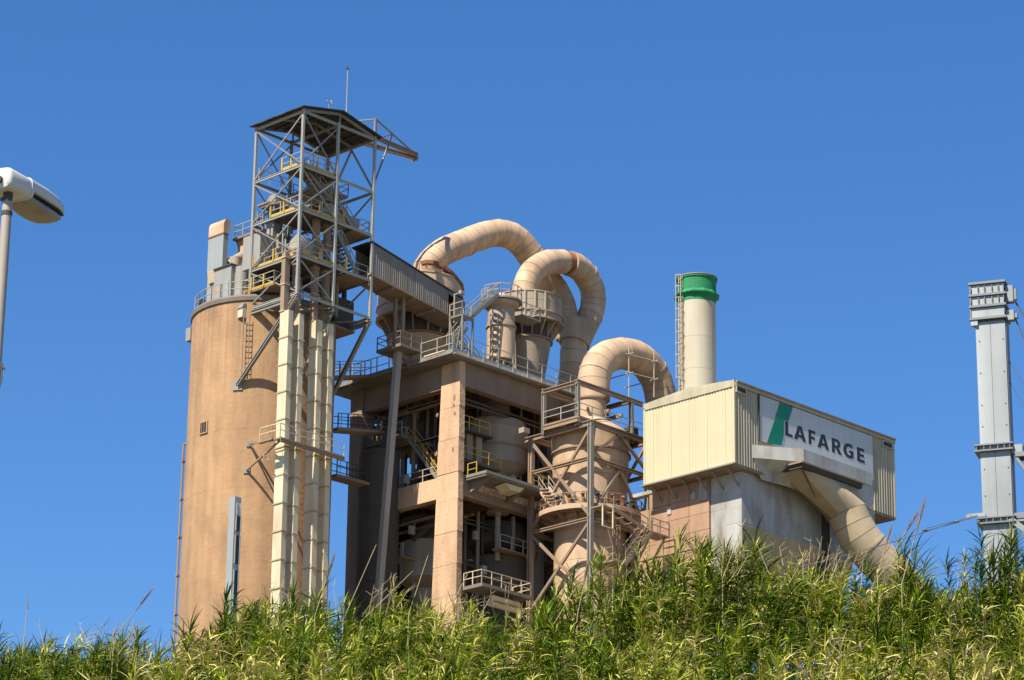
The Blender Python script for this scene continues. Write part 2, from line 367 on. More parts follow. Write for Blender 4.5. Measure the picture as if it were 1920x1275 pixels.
# cast in lifts: every lift a ring a little proud of or behind the next
zz = [GZ]+list(np.arange(58.6, SZ-.6, 2.45))+[SZ-.55]
for i, (a, b) in enumerate(zip(zz[:-1], zz[1:])):
    r = SR+random.uniform(-.006, .006); part('concrete_lift', MB().lathe(SC, [(r, a+.002), (r, b-.002)], 72), M['silo'], silo, 30)
part('concrete_core', MB().lathe(SC, [(SR-.03, GZ), (SR-.03, SZ-.5)], 72), M['silo'], silo)
part('roof_slab', MB().lathe(SC, [(SR-.05, SZ-.55), (SR+.12, SZ-.5), (SR+.16, SZ-.18), (SR+.05, SZ), (0, SZ+.2)], 72), M['grey_conc'], silo, 30)
# roof railing
pts = [(SC[0]+(SR-.1)*math.cos(t), SC[1]+(SR-.1)*math.sin(t), SZ) for t in np.linspace(math.radians(150), math.radians(300), 16)]
railing(silo, pts, h=1.25, sp=1.7)
# window opening
q = hit(382.5, 802, SC, SR); an = math.atan2(q[1]-SC[1], q[0]-SC[0]); er = np.array([math.cos(an), math.sin(an), 0]); et = np.array([-er[1], er[0], 0])
wn = part('window', MB().beam(q-er*.28-(0,0,.42), q-er*.28+(0,0,.42), .05), M['glass'], silo)
mm = MB(); c = q-er*.1
mm.hexa([c-et*.36-er*.1+(0,0,-.42), c+et*.36-er*.1+(0,0,-.42), c+et*.36+er*.16+(0,0,-.42), c-et*.36+er*.16+(0,0,-.42), c-et*.36-er*.1+(0,0,.42), c+et*.36-er*.1+(0,0,.42), c+et*.36+er*.16+(0,0,.42), c-et*.36+er*.16+(0,0,.42)])
part('window_opening', mm, M['glass'], silo)
for s in (-.15, .12): part('window_bar', MB().beam(c+et*s+er*.19+(0,0,-.42), c+et*s+er*.19+(0,0,.42), .05), M['brown_steel'], silo)
mm = MB()
for s in (-1, 1):
    mm.beam(c+et*.42*s+er*.13+(0,0,-.5), c+et*.42*s+er*.13+(0,0,.5), .12, .12)
    mm.beam(c-et*.36+er*.13+(0,0,.47*s), c+et*.36+er*.13+(0,0,.47*s), .12, .1)
part('window_surround', mm, M['silo'], silo)
# conduit on the far left edge, meeting the wall half way up
e0 = hit(352, 806, SC, SR+.02)
def left_edge(y, off): p = onv(400, y, 12.5); return np.array([SC[0]-(SR+off)*.735, SC[1]+(SR+off)*.678, p[2]])
mm = MB(); zt = 78.6
pth = [left_edge(815, .02), left_edge(812, .25), left_edge(825, .28)]
a = left_edge(812, .22); b = a.copy(); b[2] = GZ
mm.cyl(a, b, .09, n=8); mm.cyl(a, (SC[0]+(a[0]-SC[0])*.96, SC[1]+(a[1]-SC[1])*.96, a[2]+.1), .09, n=8)
for k in range(6): z = a[2]-1.5-3.2*k; mm.box((a[0]-.13, a[1]-.13, z), (a[0]+.3, a[1]+.05, z+.15))
part('conduit_pipe', mm, M['brown_steel'], silo)
a = left_edge(600, .1); mm = MB().box((a[0]-.25, a[1]-.3, a[2]-.6), (a[0]+.3, a[1]+.3, a[2]+.5)); part('junction_box', mm, M['cabinet'], silo)
# white hatch box under the roof edge
q = hit(455, 582, SC, SR); part('hatch_box', MB().box(q+(-.28,-.3,-.65), q+(.3,.3,.1)), M['trunk'], silo); part('hatch_hood', MB().extrude([q+(-.36,-.3,.1), q+(.4,-.3,.1), q+(.1,-.3,.55), q+(-.1,-.3,.55)], (0,.6,0)), M['steel'], silo)
# roof ladder down to the strut bracket
t0 = hit(463, 590, SC, SR+.35); t1 = t0.copy(); t1[2] = onv(463, 715, t0[1])[2]
an = math.atan2(t0[1]-SC[1], t0[0]-SC[0]); er = np.array([math.cos(an), math.sin(an), 0]); et = np.array([-er[1], er[0], 0])
ladder(silo, t1, t0, et, w=.5, cage=False, mat=M['brown_steel'])
# brown concrete stair block on the silo roof, behind the lift tower
RU = -13.0
vA, vB = onu(444, 470, RU)[1], onu(474, 480, RU)[1]; zL = onu(455, 444, RU)[2]
rb = thing('roof_block', 'brown concrete block with a railed landing on the silo roof', 'roof block', (RU, (vA+vB)/2, SZ))
part('wall', MB().box((RU+.3, vB-2.5, SZ-.05), (RU+2.0, vA-.7, zL-1.6)), M['conc'], rb)
part('head', MB().box((RU+.1, vB, zL-1.6), (RU+2.4, vA, zL-.2)), M['conc'], rb)
part('landing', MB().box((RU-.3, vB-1.2, zL-.2), (RU+2.6, vA+.25, zL)), M['grey_conc'], rb)
railing(rb, [(RU-.2, vB-1.1, zL), (RU-.2, vA+.2, zL), (RU+2.5, vA+.2, zL)], sp=1.3)
part('bracket', MB().beam((RU, vA+.1, zL-.2), (RU+.5, vA-.8, zL-3.0), .1), M['brown_steel'], rb); part('bracket', MB().beam((RU, vB+.2, zL-.2), (RU+.4, vB-.2, zL-3.0), .1), M['brown_steel'], rb)
part('door_opening', MB().box((RU-.9, vB-3.2, SZ+.05), (RU+.28, vB-1.3, zL-3.0)), M['dark'], rb)
# grey filter cabinets
CU = -14.9; c1v, c2v, c3v = onu(383, 540, CU)[1], onu(401, 530, CU)[1], onu(447, 520, CU)[1]; k1, k2 = onu(392, 508, CU)[2], onu(420, 501, CU)[2]
fc = thing('filter_cabinet', 'grey sheet metal dust filter cabinets on the silo roof', 'filter', (CU, c2v, SZ))
part('cabinet', MB().box((CU+.3, c2v+.02, SZ), (CU+1.4, c1v, k1)), M['cabinet'], fc)
part('cabinet', MB().box((CU, (c2v+c3v)/2-.6, SZ), (CU+1.3, c2v, k2)), M['cabinet'], fc)
part('cabinet_roof', MB().box((CU-.12, (c2v+c3v)/2-.7, k2), (CU+1.4, c2v+.05, k2+.1)), M['dark'], fc)
part('cabinet_roof', MB().box((CU+.2, c2v+.06, k1), (CU+1.5, c1v+.1, k1+.1)), M['dark'], fc)
part('drum', MB().lathe((CU+1.0, c3v+.75), [(.62, SZ), (.62, k2-.1), (.4, k2)], 20), M['cabinet'], fc, 40)
dv = (c2v+c3v)/2-.5
part('door', MB().box((CU-.07, dv+.1, SZ+.3), (CU, dv+.75, SZ+2.0)), M['blue_grey'], fc)
part('door', MB().box((CU-.07, dv+.9, SZ+.3), (CU, dv+1.7, SZ+2.0)), M['cabinet'], fc)
part('warning_sign', MB().box((CU-.1, dv+1.15, SZ+1.35), (CU-.072, dv+1.45, SZ+1.6)), material('orange_sign', (.65,.25,.04), .6, noise=.1), fc)
part('motor', MB().cyl((CU-.5, c1v-.4, SZ), (CU-.5, c1v-.4, SZ+.8), .28, n=10), M['dark'], fc)
# bent exhaust duct
ex = thing('exhaust_duct', 'upright pale blue and beige exhaust duct with hooded top on the silo roof', 'duct', (-14.6, 15.9, SZ+2.6))
pu = -14.9; vL = onu(389, 490, pu)[1]; vR = onu(417, 490, pu)[1]; zb = onu(405, 503, pu)[2]; zm = onu(405, 443, pu)[2]; zt = onu(405, 413, pu)[2]
part('upright', MB().box((pu, vR, zb), (pu+.5, vL, zm)), M['blue_grey'], ex)
part('flange', MB().box((pu-.05, vR-.05, zm), (pu+.55, vL+.05, zm+.12)), M['rust'], ex)
prof = [(pu, zm+.12)]+[(pu+.45-.45*math.cos(t), zt-.6+.6*math.sin(t)) for t in np.linspace(0, math.pi/2, 7)]+[(pu+.75, zt-.12), (pu+.75, zt-.9), (pu+.5, zt-.95), (pu+.5, zm+.12)]
part('hood', MB().extrude([(u, vR, z) for u, z in prof], (0, vL-vR, 0)), M['pipe'], ex, 40)
part('transition', MB().hexa([(pu+.1, vR+.15, SZ+2.4), (pu+.4, vR+.15, SZ+2.4), (pu+.4, vL-.15, SZ+2.4), (pu+.1, vL-.15, SZ+2.4), (pu, vR, zb), (pu+.5, vR, zb), (pu+.5, vL, zb), (pu, vL, zb)]), M['duct'], ex)
part('branch_duct', MB().cyl((pu+.9, vR+.3, zb+.4), (RU+.2, vA-.6, zb+1.5), .5, .38, 14), M['vessel'], ex, 40)
part('branch_duct', MB().cyl((pu+1.2, vR-.2, zb-1.0), (pu+1.2, vR-.2, zb+1.0), .5, n=14), M['vessel'], ex, 40)

# struts that carry the lift tower off the silo: belong to the tower (below)
# conduit bracket plates on the silo
def plate(x, y, s=.45):
    q = hit(x, y, SC, SR); an = math.atan2(q[1]-SC[1], q[0]-SC[0]); er = np.array([math.cos(an), math.sin(an), 0]); et = np.array([-er[1], er[0], 0])
    part('mounting_plate', MB().beam(q+er*.03-et*s/2, q+er*.03+et*s/2, .12, s), M['steel'], silo); return q+er*.1
B_strut = plate(446, 723, .8)
B_up = plate(468, 832, .5); B_lo = plate(463, 882, .5)

# ================================================================ LIFT TOWER (steel head frame)
TU = (-15.0, -11.1, -6.95); TV = (3.5, 9.2)
LV = [88.5, 91.75, 95.72, 99.5, 104.25]
lt = thing('lift_tower', 'open steel lattice tower with gabled roof standing off the silo top', 'lattice tower', (-11, 6.3, 88.2))
for u in TU:
    for v in TV:
        part('post', MB().ibeam((u, v, LV[0]-.2), (u, v, LV[4]+.1), .21, .21, .05).beam((u, v, LV[0]-.2), (u, v, LV[4]+.1), .15), M['lit_steel' if v < 5 or u < -14 else 'steel'], lt)
for z in LV:
    hb = .22
    for v in TV: part('beam', MB().ibeam((TU[0]+.13, v, z-hb/2), (TU[2]-.13, v, z-hb/2), .13, hb, .04), M['lit_steel' if v < 5 else 'steel'], lt)
    for u in TU: part('beam', MB().ibeam((u, TV[0]+.13, z-hb/2), (u, TV[1]-.13, z-hb/2), .13, hb, .04), M['lit_steel' if u < -14 else 'steel'], lt)
def xbrace(p0, p1, q0, q1):
    for a, b, o in ((p0, q1, 0), (p1, q0, .001)): part('brace', MB().beam(a, b, .09, .11), M['steel'], lt)
for k in range(4):
    a, b = LV[k]+.05, LV[k+1]-.3
    xbrace((TU[0]-.03, TV[0], a), (TU[0]-.03, TV[1], a), (TU[0]-.03, TV[0], b), (TU[0]-.03, TV[1], b))
    xbrace((TU[0], TV[0]-.03, a), (TU[1], TV[0]-.03, a), (TU[0], TV[0]-.03, b), (TU[1], TV[0]-.03, b))
    xbrace((TU[0], TV[1]+.03, a), (TU[1], TV[1]+.03, a), (TU[0], TV[1]+.03, b), (TU[1], TV[1]+.03, b))
    if k in (0, 2): part('brace', MB().beam((TU[2], TV[1], a), (TU[2], TV[0], b), .12), M['steel'], lt); part('brace', MB().beam((TU[1], TV[1], b), (TU[2], TV[1], a), .12), M['steel'], lt)
part('brace', MB().beam((TU[2]-.02, TV[0], LV[3]+.1), (TU[2]-.02, 6.3, LV[4]-.3), .14), M['steel'], lt)
part('brace', MB().beam((TU[2]-.02, TV[1], LV[3]+.1), (TU[2]-.02, 6.3, LV[4]-.3), .14), M['steel'], lt)
# bottom plan bracing and cantilever beams back to the silo
for u in TU: part('cantilever_beam', MB().ibeam((u, TV[0]-.1, LV[0]-.5), (u, 11.0, LV[0]-.5), .22, .34, .06), M['steel'], lt)
for a, b in (((TU[0], TV[0]), (TU[1], TV[1])), ((TU[1], TV[0]), (TU[0], TV[1])), ((TU[1], TV[0]), (TU[2], TV[1])), ((TU[2], TV[0]), (TU[1], TV[1]))):
    part('brace', MB().beam((*a, LV[0]-.36), (*b, LV[0]-.36), .12), M['brown_steel'], lt)
# main struts down to the silo wall
part('strut', MB().ibeam((TU[0], TV[0], LV[0]-.3), B_strut, .28, .3, .07), M['steel'], lt)
q2 = (TU[1]+.2, TV[0], LV[0]-.3); part('strut', MB().beam(q2, (-11.6, 6.6, 82.6), .2), M['steel'], lt)
part('strut', MB().ibeam((TU[2], TV[0], LV[0]-.3), (-6.6, 8.3, 82.6), .28, .3, .07), M['steel'], lt)
# roof: gable over u, ridge along v
AP = 105.3; EA = 104.42; ov = .45; um = (TU[0]+TU[2])/2
def roofz(u): return AP-(AP-EA)*abs(u-um)/(um-TU[0])
nps = 6
for s in (-1, 1):
    ue = um+s*(um-TU[0]+ov); ze = roofz(ue)
    for i in range(nps):
        v0 = TV[0]-ov+(TV[1]-TV[0]+2*ov)*i/nps; v1 = TV[0]-ov+(TV[1]-TV[0]+2*ov)*(i+1)/nps; dz = .03*(i % 2)
        part('roof_sheet', MB().hexa([(um, v0, AP+dz), (ue, v0, ze+dz), (ue, v1+.05, ze+dz), (um, v1+.05, AP+dz), (um, v0, AP+.07+dz), (ue, v0, ze+.07+dz), (ue, v1+.05, ze+.07+dz), (um, v1+.05, AP+.07+dz)]), M['roof'], lt)
for v in (TV[0], 6.35, TV[1]):
    for s in (-1, 1): part('rafter', MB().beam((um, v, AP-.16), (um+s*(um-TU[0]), v, EA-.16), .12, .22), M['steel'], lt)
    part('king_post', MB().beam((um, v, LV[4]), (um, v, AP-.25), .12), M['steel'], lt)
for f in (.25, .5, .75):
    for s in (-1, 1):
        u = um+s*(um-TU[0])*f; part('purlin', MB().beam((u, TV[0], roofz(u)-.1), (u, TV[1], roofz(u)-.1), .1, .14), M['dark'], lt)
# monorail jib on the right
tip = onv(778, 296, 6.3)
zj = tip[2]
part('jib_beam', MB().ibeam((TU[2]-4.2, 8.2, zj-.05), tip, .22, .36, .06), M['brown_steel'], lt)
part('jib_beam', MB().ibeam((TU[2], TV[0], LV[4]+.1), tip+(.1, -.15, .25), .22, .36, .06), M['brown_steel'], lt)
ptop = onv(704, 223, 3.5); part('jib_post', MB().beam((TU[2], TV[0], LV[4]), (TU[2], TV[0], ptop[2]), .2), M['steel'], lt)
part('jib_tie', MB().beam((TU[2], TV[0], ptop[2]), tip+(0, 0, .35), .11), M['steel'], lt)
part('jib_tie', MB().beam((TU[2], TV[0], ptop[2]), (um+1.3, 6.3, AP+.2), .1), M['steel'], lt)
kn = lerp((TU[2], TV[0], ptop[2]), tip+(0, 0, .35), .42)
part('jib_tie', MB().beam(kn, (TU[2], TV[0], LV[3]+.6), .12), M['steel'], lt)
part('jib_tie', MB().beam(kn, (TU[2]+.1, TV[0]+.2, LV[4]), .1), M['steel'], lt)
part('end_plate', MB().box(tip+(-.1, -.3, -.25), tip+(.12, .3, .3)), M['steel'], lt)
# decks, railings, yellow toe boards
def deck(parent, u0, u1, v0, v1, z, t=.12, mat=None): return part('deck', MB().box((u0, v0, z), (u1, v1, z+t)), mat or M['brown_steel'], parent)
e = .12
for z, vL, uR in ((LV[3], 6.0, TU[1]), (LV[2], 7.2, TU[1]+1.0), (LV[1], 9.1, TU[2]-2.7)):
    deck(lt, TU[0]+.14, uR, TV[0]+.1, vL, z+.005, mat=M['dark_vessel'])
    a = (TU[0]+.14, vL, z+e); b = (TU[0]+.14, TV[0]+.14, z+e); c = (uR, TV[0]+.14, z+e)
    railing(lt, [a, b, c], sp=1.35); toe(lt, [a, b]); toe(lt, [b, c])
    for q in (a, c, lerp(a, b, .45), lerp(b, c, .45)): part('yellow_post', MB().beam(np.array(q)+(-.03, -.03, 0), np.array(q)+(-.03, -.03, 1.1), .14), M['yellow'], lt)
z = 89.75
deck(lt, TU[0]-.1, -12.8, 6.2, 9.9, z); railing(lt, [(-12.8, 9.9, z+e), (TU[0]-.1, 9.9, z+e), (TU[0]-.1, 6.2, z+e), (-12.8, 6.2, z+e)], sp=1.3); toe(lt, [(TU[0]-.1, 9.9, z+e), (TU[0]-.1, 6.2, z+e)])
for v in (8.9, 7.4): part('yellow_post', MB().beam((TU[0]-.13, v, z+e), (TU[0]-.13, v, z+1.2), .14), M['yellow'], lt)
# upper right landing and lower ones
deck(lt, TU[1]+.2, TU[2]-.9, 5.6, 9.0, LV[3]-.3, .2); railing(lt, [(TU[1]+.2, 5.6, LV[3]-.1), (TU[2]-.9, 5.6, LV[3]-.1), (TU[2]-.9, 9.0, LV[3]-.1), (TU[1]+.2, 9.0, LV[3]-.1)], sp=1.3)
deck(lt, TU[2]-1.9, TU[2]-.1, 3.7, 9.0, LV[2]-.2, .18); railing(lt, [(TU[2]-1.2, 3.75, LV[2]), (TU[2]-.15, 3.75, LV[2]), (TU[2]-.15, 9.0, LV[2])], sp=1.2)
deck(lt, TU[2]-2.6, TU[2]-.1, 3.7, 9.0, LV[1]-.15, .18); railing(lt, [(TU[2]-1.8, 3.75, LV[1]+.05), (TU[2]-.15, 3.75, LV[1]+.05)], sp=1.1)
deck(lt, TU[1]-.4, TU[1]+1.0, 4.2, 6.6, 97.6, .16)
deck(lt, TU[0]+.2, TU[1], 7.6, 9.0, LV[3]-2.2, .14); railing(lt, [(TU[0]+2.2, 7.6, LV[3]-2.06), (TU[1], 7.6, LV[3]-2.06)], sp=1.0)
flight(lt, (TU[1]+.1, 4.2, 97.7), (TU[0]+1.4, 4.2, LV[3]), (0, 1.0, 0), rail=True)
flight(lt, (TU[2]-1.5, 4.0, LV[2]), (TU[1]+.6, 4.0, 97.7), (0, 1.0, 0), railmat=M['rail'])
flight(lt, (TU[2]-1.0, 4.0, LV[1]), (TU[1]+.3, 4.0, LV[2]-.1), (0, 1.0, 0))
rt_ = random.Random(5)
for k in range(9):
    u, v = rt_.uniform(-14.4, -8), rt_.uniform(4.2, 8.8); z0 = rt_.choice(LV[:3]); z1 = z0+rt_.choice((2.5, 4.0, 6.5))
    part('riser_pipe', MB().cyl((u, v, z0), (u, v, min(z1, 101)), rt_.uniform(.06, .16), n=8), M[rt_.choice(('vessel', 'cabinet', 'brown_steel'))], lt, 40)
for k in range(8):
    u, v = rt_.uniform(-14.2, -8.5), rt_.uniform(4.4, 8.0); z0 = rt_.choice((LV[1]+.13, LV[2]+.13)); a_, b_, c_ = rt_.uniform(.4, 1.2), rt_.uniform(.4, .9), rt_.uniform(.5, 1.5)
    part('equipment_box', MB().box((u, v, z0), (u+a_, v+b_, z0+c_)), M[rt_.choice(('vessel', 'cabinet', 'dark_vessel'))], lt)
for z in (LV[1], LV[2], LV[3]): railing(lt, [(TU[0]+.3, TV[1]-.2, z+.1), (TU[1], TV[1]-.2, z+.1)], sp=1.3)
# mast with lamp and the small wind gauge
ms = thing('roof_mast', 'thin whip mast with cross tip on the lattice tower roof', 'mast', (um+.6, 6.3, AP))
tz = onv(652, 128, 6.3); part('pole', MB().cyl((tz[0], 6.3, AP-.1), (tz[0], 6.3, tz[2]), .05, .035, 6), M['rail'], ms)
part('tip', MB().beam((tz[0]-.17, 6.3, tz[2]-.05), (tz[0]+.17, 6.3, tz[2]-.05), .06).beam((tz[0], 6.13, tz[2]-.05), (tz[0], 6.47, tz[2]-.05), .06).beam((tz[0], 6.3, tz[2]), (tz[0], 6.3, tz[2]+.25), .05), M['dark'], ms)
wg = onv(617, 190, 5.5); wb = thing('wind_gauge', 'tiny white wind gauge on the lattice tower roof', 'wind gauge', (wg[0], 5.5, AP-.2))
part('stem', MB().beam((wg[0], 5.5, AP-.5), (wg[0], 5.5, wg[2]), .05), M['rail'], wb)
part('vane', MB().beam((wg[0]-.2, 5.5, wg[2]), (wg[0]+.35, 5.5, wg[2]), .06).box((wg[0]+.22, 5.46, wg[2]-.16), (wg[0]+.42, 5.54, wg[2]+.16)), M['white'], wb)

# ================================================================ BUCKET ELEVATORS
def elevator(label, xs_top, xs_bot, head_z, head_dims):
    v0, v1 = 3.66, 4.68; du = .5; vf0 = v0
    tops = [onv(x, 590, v0)[0] for x in xs_top]; bots = [onv(x, 1100, v0)[0] for x in xs_bot]
    zt = onv(xs_top[0], 590, v0)[2]; zb = onv(xs_bot[0], 1100, v0)[2]
    t = thing('bucket_elevator', label, 'elevator', (np.mean(bots), 4.9, GZ), 'bucket elevators on the silo front')
    sl = [(a-b)/(zt-zb) for a, b in zip(tops, bots)]
    for a, s in zip(tops, sl):
        v0 = vf0
        zs = list(np.arange(GZ+1, head_z, 2.28))+[head_z]
        for z0, z1 in zip(zs[:-1], zs[1:]):
            if z0 >= 85.9: v0 = 4.25  # upper sections set back and browned: deck shade put into the colour
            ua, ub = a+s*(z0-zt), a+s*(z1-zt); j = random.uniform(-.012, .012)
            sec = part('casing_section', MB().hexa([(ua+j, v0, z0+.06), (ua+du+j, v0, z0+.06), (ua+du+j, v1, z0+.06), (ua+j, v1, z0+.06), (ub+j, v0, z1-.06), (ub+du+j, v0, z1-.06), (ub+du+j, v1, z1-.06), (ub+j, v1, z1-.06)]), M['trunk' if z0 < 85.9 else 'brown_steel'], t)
            part('flange', MB().box((ua-.06, v0-.06, z0-.058), (ua+du+.06, v1+.06, z0+.058)), M['duct'], sec)
    u0, u1, h = head_dims; c = tops[0]
    z = head_z
    part('head', MB().box((u0, v0-.1, z), (u1, v1+.6, z+h*.55)), M['vessel'], t)
    pr = [(v0-.1, z+h*.55)]+[((v0+v1+.5)/2-((v1+.7-v0)/2)*math.cos(q), z+h*.55+h*.45*math.sin(q)) for q in np.linspace(.15, math.pi-.15, 7)]+[(v1+.6, z+h*.55)]
    part('head_cover', MB().extrude([(u0+.1, v, zz_) for v, zz_ in pr], (u1-u0-.2, 0, 0)), M['cabinet'], t, 40)
    part('drive_motor', MB().cyl(((u0+u1)/2, v1+.6, z+.5), ((u0+u1)/2, v1+1.5, z+.5), .35, n=12), M['cabinet'], t, 40)
    return t
elevator('cream twin-legged bucket elevator on the silo front, left of the pair', (541, 562), (524.5, 546), 91.95, (-14.5, -12.5, 2.0))
elevator('cream twin-legged bucket elevator on the silo front, right of the pair', (597, 618), (583, 605), 95.9, (-11.0, -9.0, 1.9))
# upper machinery seen inside the lattice
mh = thing('drive_hood', 'cream machine hood on short legs inside the lattice tower', 'machine', (-13.8, 7.6, LV[2]+.1))
part('hood', MB().extrude([(-14.3, 8.5, 97.3), (-14.3, 8.5, 97.7), (-14.3, 8.0, 98.15), (-14.3, 7.3, 98.15), (-14.3, 7.3, 97.3)], (1.5, 0, 0)), M['vessel'], mh)
part('frame', MB().box((-14.7, 7.0, 97.1), (-12.2, 8.7, 97.3)), M['steel'], mh)
for u, v in ((-14.5, 7.2), (-14.5, 8.5), (-12.5, 7.2), (-12.5, 8.5)): part('leg', MB().beam((u, v, LV[2]-.6), (u, v, 97.1), .14), M['steel'], mh)
mg = thing('gearbox_casing', 'grey gear casing on the upper landing of the lattice tower', 'machine', (-9.6, 7, LV[3]))
part('casing', MB().box((-10.6, 6.2, LV[3]-.1), (-9.0, 7.8, LV[3]+1.1)), M['vessel'], mg); part('cover', MB().box((-10.4, 6.4, LV[3]+1.1), (-9.3, 7.6, LV[3]+1.5)), M['steel'], mg)
mf = thing('dust_filter', 'tall grey dust filter box behind the yellow railing of the lattice tower', 'filter', (-13.5, 9.9, LV[1]))
part('body', MB().box((-14.9, 8.3, 92.0), (-12.6, 10.4, 94.9)), M['cabinet'], mf); part('top_duct', MB().box((-13.6, 8.3, 94.9), (-12.7, 9.2, 96.2)), M['cabinet'], mf); part('top_duct_lid', MB().box((-13.7, 8.2, 96.2), (-12.6, 9.3, 96.35)), M['dark'], mf)
hc = thing('hanging_cabin', 'dark hanging hoist cabin below the lattice tower floor', 'cabin', (-7.8, 7, 87))
q0 = onv(627, 622, 6.0); q1 = onv(662, 622, 6.0); zt = onv(645, 560, 6)[2]
part('cabin_wall', MB().box((q0[0], 6.0, q0[2]+.6), (q1[0], 8.2, zt)), M['dark'], hc)
part('cabin_floor', MB().box((q0[0]-.1, 5.9, q0[2]+.4), (q1[0]+.1, 8.3, q0[2]+.6)), M['brown_steel'], hc)
part('hanger', MB().beam((q0[0]+.2, 7, zt), (q0[0]+.2, 7, LV[1]), .2).beam((q1[0]-.2, 7, zt), (q1[0]-.2, 7, LV[1]), .3).beam((q0[0]+.2, 7, zt), (q1[0]-.2, 7, LV[1]), .15), M['dark'], hc)

sh0 = onv(612.5, 900, 4.95)[0]; sh1 = onv(620.5, 900, 4.95)[0]  # shaft added to throw shade on the tower's left beam
sf = thing('shade_shaft', 'dark narrow shaft added to shade the tower, right of the elevator legs', 'shaft', (sh0, 5.6, GZ))
for k in range(8):
    z0, z1 = GZ+k*4.2, GZ+(k+1)*4.2; part('shaft_panel', MB().box((sh0, 4.95, z0+.02), (sh1, 6.7, z1-.02)), M['dark_conc'], sf)
# access platform half way down the elevators, with brackets to the silo
ap = thing('access_platform', 'narrow steel platform wrapped across the elevator legs at mid height', 'platform', (-12.5, 4.2, 78))
a = onv(500, 818, 5.2); b = onv(522, 822, 3.2); c = onv(640, 846, 3.2); zp = b[2]
part('deck', MB().box((b[0]-.1, 2.85, zp-.08), (c[0], 3.58, zp+.06)), M['brown_steel'], ap)
part('deck', MB().box((a[0]-.9, 3.6, zp-.08), (b[0]-.05, 5.2, zp+.06)), M['brown_steel'], ap)
part('edge_beam', MB().ibeam((b[0]-.1, 2.82, zp-.2), (c[0], 2.82, zp-.2), .14, .24, .05), M['brown_steel'], ap)
railing(ap, [(c[0], 2.9, zp+.06), (b[0]-.1, 2.9, zp+.06), (a[0]-.8, 3.7, zp+.06), (a[0]-.8, 5.1, zp+.06)], sp=1.6, mat=M['trunk'], post=.05)
pe = np.array([b[0]-.1, 3.4, zp-.12]); part('bracket_arm', MB().beam(B_up, pe, .13), M['brown_steel'], ap); part('bracket_arm', MB().beam(B_lo, pe+(.3, -.2, 0), .13), M['brown_steel'], ap); part('bracket_arm', MB().beam(B_up, lerp(B_lo, pe, .8)+(0,0,-1.2), .1), M['brown_steel'], ap)

# grey column with dark openings in front of the silo
gc = thing('grey_column', 'slim grey metal shaft with dark openings in front of the silo foot', 'shaft', (-17.6, 1.6, GZ))
vf = 1.5; n0 = onv(441, 930, vf); n1 = onv(427, 1118, vf); uR0 = onv(453, 930, vf)[0]; zt = n0[2]; vb = onu(430, 931, n0[0])[1]
du = uR0-n0[0]
part('shaft_body', MB().box((n0[0], vf, GZ), (n0[0]+du, vb, zt)), M['blue_grey'], gc)
for y0, y1, x0, x1, mat in ((968, 996, .3, .95, 'glass'), (1004, 1058, .3, .95, 'glass'), (1070, 1140, .3, .95, 'glass'), (943, 966, .35, .85, 'white')):
    za, zb = onv(446, y0, vf)[2], onv(446, y1, vf)[2]
    o = part('opening' if mat == 'glass' else 'panel', MB().box((n0[0]+du*x0, vf-.03, zb), (n0[0]+du*x1, vf-.005, za)), M[mat], gc)
    for s in (x0-.03, x1+.02): part('frame', MB().box((n0[0]+du*s-.03, vf-.08, zb), (n0[0]+du*s+.03, vf-.004, za)), M['blue_grey'], o)

# ================================================================ CONVEYOR GALLERY
cg = thing('conveyor_gallery', 'sloping enclosed gallery of grey ribbed sheet between lattice tower and cyclones', 'gallery', (-2.4, 4.4, 90))
gv0, gv1 = 3.45, 5.5
L0 = onv(700, 457, gv0); L1 = onv(700, 514, gv0); R0 = onv(841, 545, gv0); R1 = onv(841, 588, gv0); E0 = onv(872, 563, gv0); E1 = onv(872, 598, gv0)
def gz(p, q): return lambda t: p[2]+(q[2]-p[2])*t
cladding(cg, (L0[0], gv0), (R0[0], gv0), gz(L1, R1), gz(L0, R0), (0, -1), M['clad_grey'], panel=.95, pitch=.24, depth=.035)
wend = E0[0]; ws = onv(852, 550, gv0)[0]
def gt(u): return L0[2]+(R0[2]-L0[2])*(u-L0[0])/(R0[0]-L0[0])
def gb(u): return L1[2]+(R1[2]-L1[2])*(u-L1[0])/(R1[0]-L1[0])
cladding(cg, (ws, gv0), (wend, gv0), lambda t: gb(ws+(wend-ws)*t), lambda t: gt(ws+(wend-ws)*t), (0, -1), M['clad_grey'], panel=.8, pitch=.24, depth=.035)
part('lintel', MB().beam((R0[0], gv0-.03, gt(R0[0])-.15), (ws, gv0-.03, gt(ws)-.15), .08, .3), M['clad_grey'], cg)
part('inner_wall', MB().hexa([(L0[0]+.05, gv0+.05, gb(L0[0])), (R0[0], gv0+.05, gb(R0[0])), (R0[0], gv0+.15, gb(R0[0])), (L0[0]+.05, gv0+.15, gb(L0[0])), (L0[0]+.05, gv0+.05, gt(L0[0])), (R0[0], gv0+.05, gt(R0[0])), (R0[0], gv0+.15, gt(R0[0])), (L0[0]+.05, gv0+.15, gt(L0[0]))]), M['dark'], cg)
part('far_wall', MB().hexa([(L0[0]+.05, gv1, gb(L0[0])), (wend-1.4, gv1, gb(wend-1.4)), (wend-1.4, gv1+.1, gb(wend-1.4)), (L0[0]+.05, gv1+.1, gb(L0[0])), (L0[0]+.05, gv1, gt(L0[0])), (wend-1.4, gv1, gt(wend-1.4)), (wend-1.4, gv1+.1, gt(wend-1.4)), (L0[0]+.05, gv1+.1, gt(L0[0]))]), M['clad_grey'], cg)
nfl = 9
